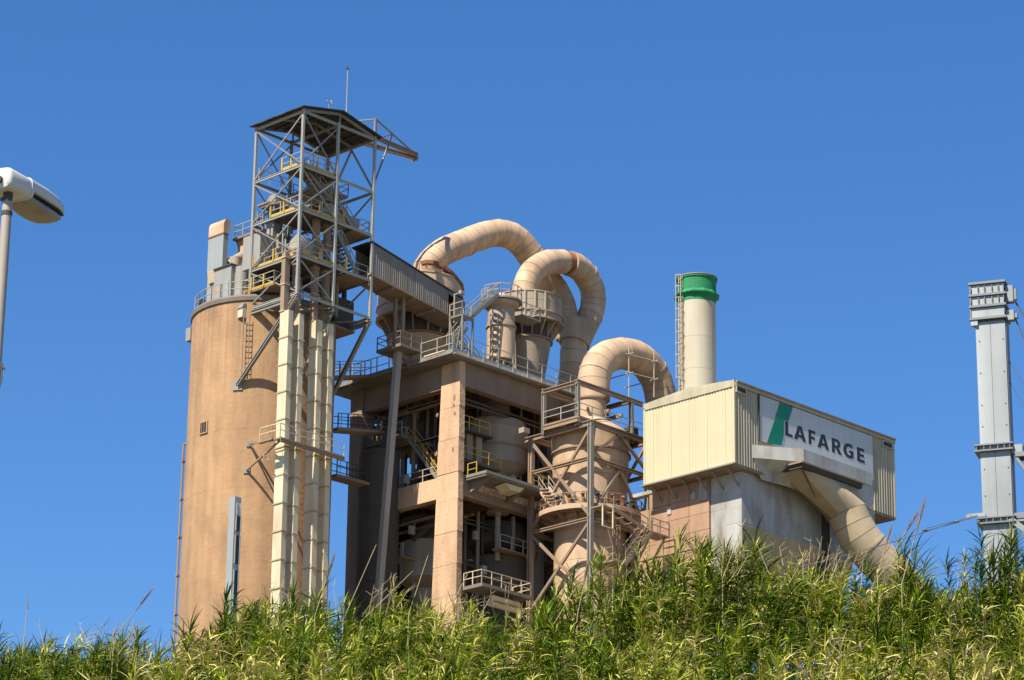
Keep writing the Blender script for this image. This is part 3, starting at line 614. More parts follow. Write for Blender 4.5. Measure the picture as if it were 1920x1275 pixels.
for i in range(nfl):
    ua = L0[0]-.3+(wend-L0[0])*i/nfl; ub = L0[0]-.3+(wend-L0[0])*(i+.97)/nfl
    part('floor_plate', MB().hexa([(ua, gv0-.08, gb(ua)-.2), (ub, gv0-.08, gb(ub)-.2), (ub, gv1+.2, gb(ub)-.2), (ua, gv1+.2, gb(ua)-.2), (ua, gv0-.08, gb(ua)-.02), (ub, gv0-.08, gb(ub)-.02), (ub, gv1+.2, gb(ub)-.02), (ua, gv1+.2, gb(ua)-.02)]), M['brown_steel'], cg)
    part('roof_sheet', MB().hexa([(ua, gv0-.15, gt(ua)+.01), (ub, gv0-.15, gt(ub)+.01), (ub, gv1+.2, gt(ub)+.01), (ua, gv1+.2, gt(ua)+.01), (ua, gv0-.15, gt(ua)+.12), (ub, gv0-.15, gt(ub)+.12), (ub, gv1+.2, gt(ub)+.12), (ua, gv1+.2, gt(ua)+.12)]), M['roof'], cg)
for u in (L0[0]+2.4, L0[0]+4.8, L0[0]+7.2): part('cross_beam', MB().beam((u, gv0, gb(u)-.32), (u, gv1, gb(u)-.32), .18, .22), M['brown_steel'], cg)
# its support: twin channels on a little landing, and the long slanting pole
PV = 4.5; p0 = onv(749, 568, PV); p1 = onv(748, 655, PV)
gs = thing('gallery_support', 'twin channel post under the gallery with a long leaning pole below', 'post', (p1[0], PV, GZ))
for s in (-.32, .32): part('channel', MB().ibeam((p0[0]+s*.7, PV-s*.7, p1[2]), (p0[0]+s*.7, PV-s*.7, gb(p0[0])-.2), .3, .22, .05), M['brown_steel'], gs)
la = onu(712, 662, p0[0]-.6); 
LU0, LU1, LV0, LV1 = p0[0]-1.0, -1.25, 3.2, la[1]
part('landing', MB().box((LU0, LV0, p1[2]-.25), (LU1, LV1, p1[2])), M['grey_conc'], gs)
railing(gs, [(LU1, LV1-.05, p1[2]), (LU0+.05, LV1-.05, p1[2]), (LU0+.05, LV0+.05, p1[2]), (LU1, LV0+.05, p1[2])], sp=1.3, mat=M['brown_steel'])
part('landing_bracket', MB().extrude([(p0[0]-.1, PV-.15, p1[2]-.25), (LU1, PV-.15, p1[2]-.25), (LU1, PV-.15, p1[2]-1.3)], (0, .3, 0)), M['grey_conc'], gs)
foot = onu(708, 1140, p0[0]); part('leaning_pole', MB().beam((p0[0], PV, p1[2]-.25), foot, .55, .45), M['pole_grey'], gs)

# ================================================================ CONCRETE PREHEATER TOWER
ct = thing('concrete_tower', 'open concrete frame tower with two bays stacked and steel plant inside', 'tower', (6, 6, GZ))
SB, ST = 85.75, 86.45                                  # slab
SU0, SU1, SV0, SV1 = -1.2, 14.6, -.42, 14.3
# near column, cast in lifts, wider at its foot
zs = [GZ, 60.5, 63.2, 66.0, 68.6, 71.3, 74.0, 76.3, 79.2, 81.9, SB]
def colv(z): return 2.05+(SB-z)*.034
for i, (a, b) in enumerate(zip(zs[:-1], zs[1:])):
    j = random.uniform(-.03, .03); A, B = colv(a)+j, colv(b)+j; j2 = random.uniform(-.025, .025)
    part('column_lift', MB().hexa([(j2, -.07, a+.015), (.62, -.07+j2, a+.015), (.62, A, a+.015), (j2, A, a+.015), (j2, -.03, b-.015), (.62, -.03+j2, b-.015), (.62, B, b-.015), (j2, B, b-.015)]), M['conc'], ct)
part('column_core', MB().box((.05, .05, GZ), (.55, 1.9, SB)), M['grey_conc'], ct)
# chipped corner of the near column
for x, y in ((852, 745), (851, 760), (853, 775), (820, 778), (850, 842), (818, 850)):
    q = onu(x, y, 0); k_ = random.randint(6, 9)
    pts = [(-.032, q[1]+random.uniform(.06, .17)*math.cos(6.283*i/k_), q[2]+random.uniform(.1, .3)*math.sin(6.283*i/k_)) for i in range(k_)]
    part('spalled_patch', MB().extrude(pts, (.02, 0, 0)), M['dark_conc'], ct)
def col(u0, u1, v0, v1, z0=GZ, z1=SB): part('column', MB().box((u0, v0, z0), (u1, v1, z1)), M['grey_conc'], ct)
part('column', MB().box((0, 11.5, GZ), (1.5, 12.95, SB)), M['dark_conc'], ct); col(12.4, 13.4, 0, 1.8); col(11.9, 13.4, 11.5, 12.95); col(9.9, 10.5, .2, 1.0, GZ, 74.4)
# beams
def bm(u0, u1, v0, v1, z0, z1, mat='dark_conc'): part('beam', MB().box((u0, v0, z0), (u1, v1, z1)), M[mat], ct)
MZ0, MZ1 = 74.4, 76.2
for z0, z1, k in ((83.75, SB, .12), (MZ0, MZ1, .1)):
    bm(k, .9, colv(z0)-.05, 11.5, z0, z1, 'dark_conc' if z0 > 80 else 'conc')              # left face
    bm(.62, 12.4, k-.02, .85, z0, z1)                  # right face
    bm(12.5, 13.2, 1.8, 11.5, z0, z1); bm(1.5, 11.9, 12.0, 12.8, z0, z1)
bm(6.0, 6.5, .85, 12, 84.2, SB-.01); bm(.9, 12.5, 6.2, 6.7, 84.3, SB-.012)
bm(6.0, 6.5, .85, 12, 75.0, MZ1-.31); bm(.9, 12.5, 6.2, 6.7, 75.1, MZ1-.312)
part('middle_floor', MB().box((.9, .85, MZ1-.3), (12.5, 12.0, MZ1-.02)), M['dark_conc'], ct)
part('top_slab', MB().box((SU0, SV0, SB), (SU1, SV1, SB+.22)), M['grey_conc'], ct)
# steel edge channels of the slab, in lengths
for i in range(6):
    a, b = SU0+(SU1-SU0)*i/6, SU0+(SU1-SU0)*(i+.985)/6
    part('edge_channel', MB().box((a, SV0-.10, SB+.24), (b, SV0+.05, ST)).box((a, SV0-.26, SB+.16), (b, SV0+.05, SB+.238)), M['fascia'], ct)
for i in range(6):
    a, b = SV0+(SV1-SV0)*i/6, SV0+(SV1-SV0)*(i+.985)/6
    part('edge_channel', MB().box((SU0-.10, a, SB+.24), (SU0+.05, b, ST-.1)).box((SU0-.26, a, SB+.16), (SU0+.05, b, SB+.238)), M['steel'], ct)
part('deck', MB().box((SU0+.06, SV0+.06, SB+.225), (SU1, SV1, ST-.12)), M['grey_conc'], ct)
railing(ct, [(SU1-.1, SV0-.12, ST-.5), (SU0-.12, SV0-.12, ST-.5)], h=1.65, sp=1.75)
railing(ct, [(SU0-.12, SV0-.12, ST-.5), (SU0-.12, 3.2, ST-.5)], h=1.65, sp=1.6)
railing(ct, [(SU0-.12, 7.0, ST-.5), (SU0-.12, SV1, ST-.5)], h=1.65, sp=1.6)
part('edge_pipe', MB().cyl((SU0-.32, .2, SB+.5), (SU0-.32, 2.6, SB+.5), .08, n=10), M['trunk'], ct, 40)
part('cream_tube', MB().beam(onu(692, 745, 2.0), onu(709, 737, 2.0), .12), M['trunk'], ct)  # short cream tube in the upper left bay
# dark walls added to darken the bays and close off the sky behind
part('added_dark_wall', MB().box((3.8, 12.2, 56), (11.9, 12.5, MZ0)), M['dark_vessel'], ct)
part('added_dark_wall', MB().box((12.6, 1.8, 56), (12.9, 7.6, MZ0)), M['dark_vessel'], ct)
part('added_dark_wall', MB().box((12.6, 1.8, MZ1), (12.9, 11.5, 83.7)), M['dark_vessel'], ct)
part('added_dark_wall', MB().box((7.5, 12.2, MZ1), (11.9, 12.5, 83.7)), M['dark_vessel'], ct)
# projecting half landing on the right face
qn = onv(912, 884, -2.3); zl = qn[2]
part('balcony', MB().box((qn[0], -2.3, zl-.3), (9.2, 0, zl)), M['grey_conc'], ct)
for u in (qn[0]+.5, 5.6): part('balcony_bracket', MB().extrude([(u, 0, zl-.3), (u, -2.0, zl-.3), (u, 0, zl-1.2)], (.4, 0, 0)), M['grey_conc'], ct)
railing(ct, [(qn[0]+.1, -.1, zl), (qn[0]+.1, -1.1, zl)], mat=M['yellow']); railing(ct, [(6.2, -2.2, zl), (9.2, -2.2, zl)], sp=1.3, mat=M['yellow'])
part('balcony_lip', MB().box((qn[0]-.06, -2.37, zl-.12), (9.2, -2.303, zl+.12)).box((qn[0]-.06, -2.30, zl-.12), (qn[0]-.003, 0, zl+.12)), M['steel'], ct)
part('pale_chute', MB().extrude([(3.4, -2.1, zl-.35), (5.6, -2.1, zl-.35), (5.2, -2.0, zl-.75), (4.2, -2.0, zl-.8)], (0, 1.2, -.1)), M['trunk'], ct)  # flat pale shape in place of a curved chute
# lower landing
ql = onv(905, 1092, -2.3); zl2 = ql[2]
part('lower_landing', MB().box((.7, -2.3, zl2-.28), (6.4, -.1, zl2)), M['grey_conc'], ct)
railing(ct, [(.72, -.2, zl2), (.72, -2.2, zl2), (6.4, -2.2, zl2), (6.4, -.2, zl2)], sp=1.25, mat=M['trunk'])
part('pipe_rack', MB().cyl((2.2, -2.0, zl2-.9), (5.2, -2.0, zl2-.9), .22, n=10).cyl((2.4, -1.5, zl2-1.2), (6.2, -1.5, zl2-1.2), .3, n=10), M['trunk'], ct, 40)
# railing on the middle floor edge at the left face
railing(ct, [(.3, 2.6, MZ1), (.3, 11.3, MZ1)], sp=1.6)

def vessel(name, label, cat, c, prof, mat, ribs=(), n=36, group=None):
    t = thing(name, label, cat, (c[0], c[1], min(z for _, z in prof)), group)
    for (r0, z0), (r1, z1) in zip(prof[:-1], prof[1:]):
        if abs(z1-z0) > .02: part('shell_course', MB().lathe(c, [(r0, z0+.012), (r1, z1-.012)], n), mat, t, 40)
        else: part('shell_plate', MB().ring(c, min(r0, r1)-.02, max(r0, r1), z0-.03, z0+.03, n), mat, t, 40)
    for r, z in ribs: part('flange', MB().ring(c, r-.2, r+.12, z-.07, z+.07, n), M['brown_steel'], t, 40)
    return t
def zz_at(x, y, v): return onv(x, y, v)[2]
# ---- plant inside the frame
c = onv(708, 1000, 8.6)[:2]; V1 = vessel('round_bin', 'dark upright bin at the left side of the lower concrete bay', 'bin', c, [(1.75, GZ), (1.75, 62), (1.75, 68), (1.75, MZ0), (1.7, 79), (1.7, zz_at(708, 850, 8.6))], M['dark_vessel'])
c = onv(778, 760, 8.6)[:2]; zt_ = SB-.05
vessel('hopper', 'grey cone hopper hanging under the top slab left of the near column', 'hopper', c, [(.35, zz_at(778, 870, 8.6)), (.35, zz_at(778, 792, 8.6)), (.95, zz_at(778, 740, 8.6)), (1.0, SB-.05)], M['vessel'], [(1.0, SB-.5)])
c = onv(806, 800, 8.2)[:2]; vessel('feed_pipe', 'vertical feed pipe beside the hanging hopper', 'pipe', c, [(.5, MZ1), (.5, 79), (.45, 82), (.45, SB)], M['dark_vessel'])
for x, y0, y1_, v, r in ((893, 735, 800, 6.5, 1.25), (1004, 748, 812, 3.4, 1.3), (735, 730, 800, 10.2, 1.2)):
    c = onv(x, y0, v)[:2]; part('hopper_cone', MB().lathe(c, [(.3, zz_at(x, y1_+45, v)), (.3, zz_at(x, y1_, v)), (r, zz_at(x, y0+12, v)), (r, SB-.05)], 28), M['deep_brown'], ct, 40)
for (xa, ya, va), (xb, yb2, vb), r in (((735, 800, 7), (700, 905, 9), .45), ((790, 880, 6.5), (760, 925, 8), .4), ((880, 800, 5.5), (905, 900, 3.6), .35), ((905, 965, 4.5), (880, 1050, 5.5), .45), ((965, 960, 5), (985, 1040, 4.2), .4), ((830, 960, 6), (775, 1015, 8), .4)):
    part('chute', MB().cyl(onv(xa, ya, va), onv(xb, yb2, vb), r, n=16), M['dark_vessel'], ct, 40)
# box housing with its landing, upper left bay
bh = thing('box_housing', 'concrete box housing with a landing in the upper left bay', 'housing', (3, 9, 80))
A = onu(683, 838, 1.4); Bq = onu(768, 848, 1.4); zt_ = onu(722, 792, 1.4)[2]
part('box', MB().box((1.6, Bq[1]+.6, A[2]), (4.6, A[1]-.4, zt_)), M['dark_vessel'], bh)
part('landing', MB().box((.3, 6.9, A[2]-.6), (4.8, 11.4, A[2]-.3)), M['grey_conc'], bh)
railing(bh, [(4.0, 11.3, A[2]-.3), (.35, 11.3, A[2]-.3), (.35, 7.0, A[2]-.3)], sp=1.4)
railing(bh, [(1.7, Bq[1]+.7, zt_), (1.7, A[1]-.5, zt_), (4.4, A[1]-.5, zt_)], sp=1.4)
part('pipe', MB().cyl((1.3, 10.9, A[2]), (1.3, 10.9, A[2]+1.6), .12, n=8).cyl((1.3, 10.5, A[2]), (1.3, 10.5, A[2]+1.9), .1, n=8), M['trunk'], bh)
st = thing('inner_stair', 'steel stair with yellow posts climbing left in the upper bay', 'stair', (1.2, 4, MZ1))
flight(st, (1.2, 3.2, MZ1), (1.2, 7.2, A[2]-.35), (.9, 0, 0), railmat=M['yellow'])
yl = thing('yellow_ladder_frame', 'yellow pipe ladder frame left of the near column', 'ladder', (2, 3.6, MZ1))
m = MB()
for v in (3.0, 3.5, 4.0): m.beam((2.6, v, MZ1), (2.6, v, MZ1+4.2), .1)
for k in range(6): m.beam((2.6, 3.0, MZ1+.5+k*.7), (2.6, 4.0, MZ1+.5+k*.7), .06)
part('ladder', m, M['yellow'], yl)
m = MB().beam((2.4, 4.5, MZ1+2.2), (4.5, 4.5, MZ1+2.2), .1).box((2.4, 3.6, MZ1+2.0), (5.2, 6.4, MZ1+2.15)); part('landing', m, M['dark'], yl)
# calciner, upper right bay
cc_ = onv(929, 820, 3.4)[:2]
zz1 = lambda y: zz_at(929, y, 3.4)
VR = vessel('calciner', 'bulging dusty steel vessel with a narrow neck in the upper right bay', 'vessel', cc_,
       [(.7, MZ1), (1.4, zz1(905)), (2.75, zz1(880)), (2.75, zz1(848)), (2.75, zz1(812)), (2.45, zz1(796)), (1.3, zz1(786)), (1.2, zz1(765)), (1.2, SB)], M['vessel'], [(2.72, zz1(848))])
c = onv(975, 780, 8.5)[:2]; vessel('riser_duct', 'dark riser duct behind the bulging vessel', 'duct', c, [(1.3, MZ1), (1.3, 80), (1.9, 82.5), (1.9, SB)], M['dark_vessel'])
bs = thing('vessel_platform', 'small platform with yellow posts before the bulging vessel', 'platform', (2.5, 1.2, 78.5))
q = onv(890, 868, .6); part('deck', MB().box((1.0, .2, q[2]-.2), (5.2, 2.2, q[2])), M['dark'], bs); railing(bs, [(1.0, .25, q[2]), (5.2, .25, q[2])], sp=1.5, mat=M['yellow'])
for u in (1.3, 2.5, 3.6): part('duct_panel', MB().box((u, 1.5, q[2]), (u+.7, 2.2, q[2]+3.0)), M['vessel'], bs)
ub = thing('upper_bay_platform', 'dark grating with yellow railing high in the upper right bay', 'platform', (2.5, 1.2, 81))
q = onv(890, 808, .9); part('deck', MB().box((.9, .9, q[2]-.15), (5.0, 2.4, q[2])), M['dark'], ub); railing(ub, [(.95, .95, q[2]), (4.6, .95, q[2])], sp=1.3, mat=M['yellow'])
# lower bay
c = onv(800, 1050, 8.4)[:2]; z5 = lambda y: zz_at(800, y, 8.4)
vessel('lower_drum', 'pale grey drum with cone foot left of the near column in the lower bay', 'drum', c, [(1.2, GZ), (1.2, z5(1108)), (2.2, z5(1092)), (2.25, z5(1060)), (2.25, z5(1022)), (1.2, z5(1014)), (.8, z5(985)), (.8, MZ0)], M['vessel'])
rp = thing('round_landing', 'round railed landing above the pale grey drum', 'landing', (c[0], c[1], 71)); zr = z5(978)
part('plate', MB().lathe(c, [(1.0, zr-.7), (2.2, zr-.1), (2.25, zr)], 30), M['dark_vessel'], rp, 40)
railing(rp, [(c[0]+2.15*math.cos(t), c[1]+2.15*math.sin(t), zr) for t in np.linspace(math.radians(120), math.radians(330), 10)], sp=2, mat=M['brown_steel'])
c = onv(930, 1080, 3.6)[:2]; z6 = lambda y: zz_at(930, y, 3.6)
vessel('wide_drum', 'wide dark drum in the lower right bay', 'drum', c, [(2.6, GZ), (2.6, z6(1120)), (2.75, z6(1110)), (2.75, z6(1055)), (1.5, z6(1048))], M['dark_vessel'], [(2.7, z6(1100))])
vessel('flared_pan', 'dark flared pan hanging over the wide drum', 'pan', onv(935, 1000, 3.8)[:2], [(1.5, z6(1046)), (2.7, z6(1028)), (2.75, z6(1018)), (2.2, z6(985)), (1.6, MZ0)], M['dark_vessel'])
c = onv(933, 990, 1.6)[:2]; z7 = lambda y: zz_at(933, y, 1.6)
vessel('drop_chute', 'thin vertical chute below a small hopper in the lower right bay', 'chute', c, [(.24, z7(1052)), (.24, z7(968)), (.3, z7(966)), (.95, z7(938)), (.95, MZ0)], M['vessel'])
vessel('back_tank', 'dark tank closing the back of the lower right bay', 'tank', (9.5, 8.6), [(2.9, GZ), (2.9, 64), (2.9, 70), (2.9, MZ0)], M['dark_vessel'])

# ---- joists, pipes and trays that fill the bays
for k in range(6):
    u = 1.8+k*1.85
    if abs(u-6.2) > .6: part('joist', MB().ibeam((u, .9, SB-.3), (u, 11.9, SB-.3), .25, .5, .06), M['brown_steel'], ct)
    if abs(u-6.2) > .6: part('joist', MB().ibeam((u, .9, MZ1-.55), (u, 11.9, MZ1-.55), .25, .46, .06), M['brown_steel'], ct)
rs = random.Random(3)
for k in range(16):                                    # upright process pipes
    u, v = rs.uniform(1.2, 5.5), rs.uniform(3.2, 11); z0 = rs.choice((GZ, MZ1)); r = rs.uniform(.07, .2)
    part('process_pipe', MB().cyl((u, v, z0), (u, v, z0+(MZ0-GZ if z0 == GZ else SB-MZ1)), r, n=10), M[rs.choice(('vessel', 'brown_steel', 'dark_vessel'))], ct, 40)
for k in range(10):
    u, v = rs.uniform(2.5, 11.5), rs.uniform(1.2, 3.2); z0 = rs.choice((GZ, MZ1)); r = rs.uniform(.06, .16)
    part('process_pipe', MB().cyl((u, v, z0), (u, v, z0+(MZ0-GZ if z0 == GZ else SB-MZ1)), r, n=10), M[rs.choice(('vessel', 'brown_steel', 'dark_vessel'))], ct, 40)
for k in range(9):                                     # level pipes and cable trays hung under the floors
    z = rs.choice((MZ0-.5, MZ0-.9, SB-2.2, SB-2.7, 80.5, 70.0)); u = rs.uniform(1.1, 4.0)
    part('cable_tray', MB().box((u, 2.2, z), (u+.4, 11.4, z+.1)), M['brown_steel'], ct)
    v = rs.uniform(1.0, 3.4); part('process_pipe', MB().cyl((.9, v, z-.3), (12.3, v, z-.3), rs.uniform(.06, .13), n=10), M['dark_vessel'], ct, 40)
for (x, y, v) in ((700, 870, 9), (722, 905, 7.5), (760, 905, 6), (880, 925, 1.2), (960, 905, 1.0), (890, 1010, 2.2), (905, 1075, 1.2), (770, 1000, 6.5)):
    q = onv(x, y, v); part('junction_box', MB().box(q, q+(.5, .3, .7)), M['cabinet'], ct)
for z in (70.6, 80.6):
    part('catwalk', MB().box((1.0, 7.2, z), (2.4, 11.4, z+.12)), M['brown_steel'], ct); railing(ct, [(1.0, 7.2, z+.12), (1.0, 11.4, z+.12)], sp=1.4)
    if z < 75: part('catwalk', MB().box((5.4, .3, z+.4), (12.2, 1.3, z+.52)), M['brown_steel'], ct); railing(ct, [(5.4, .35, z+.52), (12.2, .35, z+.52)], sp=1.5)
# ---- walkway bridges from elevators to the tower
for i, (x0, y0, x1, y1, vv, lab) in enumerate(((624, 806, 672, 826, 8.6, 'upper of two short railed bridges between elevators and concrete tower'), (622, 893, 690, 925, 8.6, 'lower of two short railed bridges between elevators and concrete tower'))):
    a = onv(x0, y0, vv); b = onu(x1, y1, -.3); b = np.array([-.3, a[1], onu(x1, y1, -.3)[2]])
    t = thing('bridge_walkway', lab, 'walkway', (a[0], a[1], a[2]), 'bridges to the concrete tower')
    part('deck', MB().beam(a, b, 1.2, .25), M['brown_steel'], t)
    for s in (-.6, .6): railing(t, [a+(0, s, .12), b+(0, s, .12)], h=1.2, sp=1.1, mat=M['dark'])
    for k in range(8): q = lerp(a, b, (k+.5)/8); part('infill_bar', MB().beam(q+(0, -.6, .15), q+(0, -.6, 1.3), .03), M['dark'], t)
a = np.array([-6.6, 9.2, onv(630, 705, 8)[2]]); b = np.array([SU0-.1, 9.8, ST-.3])
t = thing('roof_bridge', 'railed footbridge from the elevators to the tower top slab', 'walkway', a)
part('deck', MB().beam(a, b, 1.2, .25), M['brown_steel'], t)
for s in (-.6, .6): railing(t, [a+(0, s, .12), b+(0, s, .12)], h=1.2, sp=1.3)

# ---- cyclones on the roof
c1 = onv(787, 600, 8.6)[:2]; y1 = lambda y: zz_at(787, y, 8.6)
def cyclone(label, c, R, zt, zf, zk, rk, zb, rb_, mat, nr=14, topcone=None):
    t = thing('cyclone', label, 'cyclone', (c[0], c[1], ST), 'cyclones on the concrete tower')
    part('inner_cone', MB().lathe(c, [(rb_, zb), (rk, zk)], 40), mat, t, 40)
    part('inner_shell', MB().lathe(c, [(rk, zk+.1), (rk, zf+.6)], 40), M['dark_vessel'], t, 40)  # darker steel: shade between the ribs put into the colour
    part('skirt_flange', MB().ring(c, rk-.1, rk+.16, zk-.08, zk+.08, 40), M['brown_steel'], t, 40)
    nb = 3
    for i in range(nb):
        a = zf+(zt-zf)*i/nb; b = zf+(zt-zf)*(i+1)/nb; part('shell_course', MB().lathe(c, [(R, a+.012), (R, b-.012)], 48), mat, t, 40)
    for z in (zf, zf+(zt-zf)*.28): part('flange', MB().ring(c, R-.3, R+.13, z-.07, z+.07, 48), mat, t, 40)
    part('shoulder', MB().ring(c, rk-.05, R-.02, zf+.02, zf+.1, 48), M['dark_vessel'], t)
    part('top_plate', MB().lathe(c, [(R+.06, zt), (R+.06, zt+.1), (1.4, zt+.45), (1.3, zt+.5)], 48), mat, t, 40)
    for i in range(nr):
        an = 2*math.pi*(i+.35)/nr; er = np.array([math.cos(an), math.sin(an), 0]); cz = np.array([c[0], c[1], 0]); et = np.array([-er[1], er[0], 0])*.05
        P = [cz+er*(rk+.01)+(0,0,zk+.05), cz+er*(R-.06)+(0,0,zf-.05), cz+er*(R-.06)+(0,0,zf), cz+er*(rk+.01)+(0,0,zf)]
        part('rib', MB().extrude([p-et for p in P], et*2), mat, t)
    return t
C1 = cyclone('cream cyclone with finned skirt behind the sloping gallery', c1, 3.65, y1(536), y1(604), y1(640), 2.65, ST, 1.9, M['pipe'])
# rusty curved rail round its top
P = [hit(x, y, c1, 3.5) for x, y in ((790, 494), (800, 492), (813, 493), (829, 500), (842, 510), (853, 522), (861, 534), (865, 545))]
rr = thing('curved_rail', 'rusty curved rail arching over the cyclone behind the gallery', 'rail', P[-1])
m = MB()
for a, b in zip(P[:-1], P[1:]): m.beam(a, b, .5, .32)
part('rail', m, M['rust'], rr)
for p in P: part('rail_post', MB().beam(p+(0, 0, -.1), p+(0, 0, -1.6), .1), M['trunk'], rr)
m = MB()
for a, b in zip(P[:-1], P[1:]): m.beam(a+(0,0,-.7), b+(0,0,-.7), .1)
part('lower_rail', m, M['rust'], rr)
c2 = onv(990, 600, 3.7)[:2]; y2 = lambda y: zz_at(990, y, 3.7)
C2 = cyclone('grey cyclone with finned skirt under the double loop pipe', c2, 2.95, y2(566), y2(613), y2(643), 2.0, ST, 1.25, M['vessel'], 16)
for k, x in enumerate((985, 1004, 1023)):
    q = hit(x, 575, c2, 3.02); part('panel_post', MB().beam((q[0], q[1], y2(613)), (q[0], q[1], y2(566)), .16), M['vessel'], C2)
# drum in front with cap, ladder and platform
cd_ = onv(939.5, 620, 1.5)[:2]; y3 = lambda y: zz_at(939.5, y, 1.5)
DR = thing('dosing_drum', 'tall beige drum with brown cap ring before the finned cyclone', 'drum', (cd_[0], cd_[1], ST))
part('lower_shell', MB().lathe(cd_, [(1.2, y3(678)), (1.2, y3(619))], 36), M['pipe'], DR, 40)
part('ring', MB().lathe(cd_, [(1.2, y3(619)), (1.3, y3(617)), (1.3, y3(613)), (1.15, y3(605))], 36), M['brown_steel'], DR, 40)
part('upper_shell', MB().lathe(cd_, [(1.15, y3(611)), (1.15, y3(580))], 36), M['vessel'], DR, 40)
part('cap', MB().lathe(cd_, [(1.15, y3(580)), (1.45, y3(577)), (1.5, y3(570)), (.7, y3(562)), (.3, y3(550))], 36), M['pipe'], DR, 40)
for an in (200, 240, 280, 320):
    er = np.array([math.cos(math.radians(an)), math.sin(math.radians(an)), 0]); part('foot', MB().beam((cd_[0]+er[0], cd_[1]+er[1], ST-.12), (cd_[0]+er[0], cd_[1]+er[1], y3(678)+.05), .15), M['steel'], DR)
ladder(DR, (cd_[0]-1.32*.9, cd_[1]-.45, ST), (cd_[0]-1.32*.9, cd_[1]-.45, y3(600)), (.35, -.93, 0), cage=True, out=(-.93, -.35, 0), mat=M['rail'])
part('cap_platform', MB().ring(cd_, .9, 1.75, y3(569), y3(566), 30), M['steel'], DR, 40)
railing(DR, [(cd_[0]+1.7*math.cos(t), cd_[1]+1.7*math.sin(t), y3(566)) for t in np.linspace(math.radians(170), math.radians(330), 7)], sp=2)
part('side_platform', MB().box((cd_[0]+1.3, cd_[1]-1.2, y3(590)), (cd_[0]+3.6, cd_[1]+.3, y3(587))), M['steel'], DR)
railing(DR, [(cd_[0]+1.3, cd_[1]-1.15, y3(587)), (cd_[0]+3.55, cd_[1]-1.15, y3(587)), (cd_[0]+3.55, cd_[1]+.3, y3(587))], sp=1.1)
# roof stair trestle at the slab corner
tr = thing('stair_trestle', 'steel trestle landing with zigzag stairs at the slab corner', 'stair', (1.5, 0, ST))
q = onv(866, 588, 0.3); zt_ = q[2]; ua = q[0]; ub_ = ua+1.3
part('landing', MB().box((ua, .2, zt_-.12), (ub_, 1.8, zt_)), M['steel'], tr)
part('edge_beam', MB().ibeam((ua, .2, zt_-.28), (ub_, .2, zt_-.28), .14, .3, .05), M['steel'], tr)
for u in (ua+.05, ub_-.05):
    for v in (.25, 1.7): part('leg', MB().beam((u, v, ST-.12), (u, v, zt_-.13), .14), M['steel'], tr)
part('brace', MB().beam((ua+.02, 1.7, zt_-.2), (ua+.02, 1.0, ST), .09), M['steel'], tr); part('brace', MB().beam((ua+.02, .25, zt_-.2), (ua+.02, 1.0, ST), .09), M['steel'], tr)
railing(tr, [(ua, 1.7, zt_), (ua, .25, zt_), (ub_-.4, .25, zt_)], sp=1.0)
zc = y3(566)
flight(tr, (ub_-.1, .4, zt_), (cd_[0]-1.5, .4, zc), (0, .9, 0), mat=M['steel'])
flight(tr, (ub_+1.9, 1.3, ST), (ub_-.2, 1.3, zt_-1.9), (0, .9, 0), mat=M['steel']); flight(tr, (ub_-.2, 2.2, zt_-1.9), (ub_+1.3, 2.2, zt_-.1), (0, .9, 0), mat=M['steel'])
part('floodlight', MB().beam((ua+1.2, 2.4, zt_), (ua+1.2, 2.4, zt_+2.6), .09).beam((ua+1.2, 2.4, zt_+2.5), (ua+1.7, 2.2, zt_+2.8), .09).box((ua+1.6, 2.05, zt_+2.65), (ua+2.1, 2.35, zt_+2.95)), M['rail'], tr)
railing(tr, [(cd_[0]-.5, 2.6, zc+.3), (cd_[0]+1.2, 3.0, zc+1.2), (cd_[0]+1.2, 5.0, zc+1.2)], sp=1.2)
part('upper_walk', MB().beam((cd_[0]-1.2, 2.6, zc+.15), (cd_[0]+1.6, 2.6, zc+1.1), .9, .14), M['steel'], tr)

# ---- loop pipes
def P_lin(pts, va, vb):
    n = len(pts); return [onv(x, y, va+(vb-va)*i/(n-1)) for i, (x, y) in enumerate(pts)]
DCv = 4.6
pw = P_lin([(797, 520), (801, 502), (815, 484), (840, 468), (880, 451), (910, 441), (931, 437), (950, 439), (968, 448), (984, 464), (1003, 491), (1024, 520), (1043, 548), (1055, 575), (1062, 605), (1068, 635)], 8.0, DCv+.6)
lp = thing('loop_pipe', 'long beige pipe rising from the left cyclone and bending down behind', 'pipe', pw[0], 'roof loop pipes')
pipe(lp, even(smooth_path(pw, 90), 30), 1.2, M['pipe'])
def arc_pts(pts, v): return [onv(x, y, v) for x, y in pts]
pw = arc_pts([(984, 556), (985, 538), (993, 517), (1008, 501), (1029, 492), (1055, 490.5)], 3.7)
lp2 = thing('loop_pipe', 'beige looped pipe with a dark expansion joint over the finned cyclone', 'pipe', pw[0], 'roof loop pipes')
pipe(lp2, even(smooth_path(pw, 60), 9), 1.1, M['pipe'])
pj = arc_pts([(1053, 490), (1069, 493)], 3.75); part('expansion_joint', MB().cyl(pj[0], pj[1], .94, n=26), M['rust'], lp2, 40)
pw = [onv(x, y, v) for x, y, v in ((1068, 494, 3.75), (1084, 501, 3.8), (1099, 517, 3.9), (1110, 540, 4.0), (1113, 563, 4.1), (1109, 585, 4.2), (1100, 607, 4.3), (1090, 627, 4.4), (1082, 645, 4.5))]
pipe(lp2, even(smooth_path(pw, 60), 13), 1.12, M['pipe'])
pw = [onv(x, y, DCv) for x, y in ((1078, 640), (1075, 660), (1073, 690), (1071, 730), (1069, 780), (1066, 860))]
dc = thing('downcomer_pipe', 'shaded vertical downcomer where the two loop pipes join', 'pipe', pw[-1])
pipe(dc, even(pw, 10), 1.15, M['pipe'])
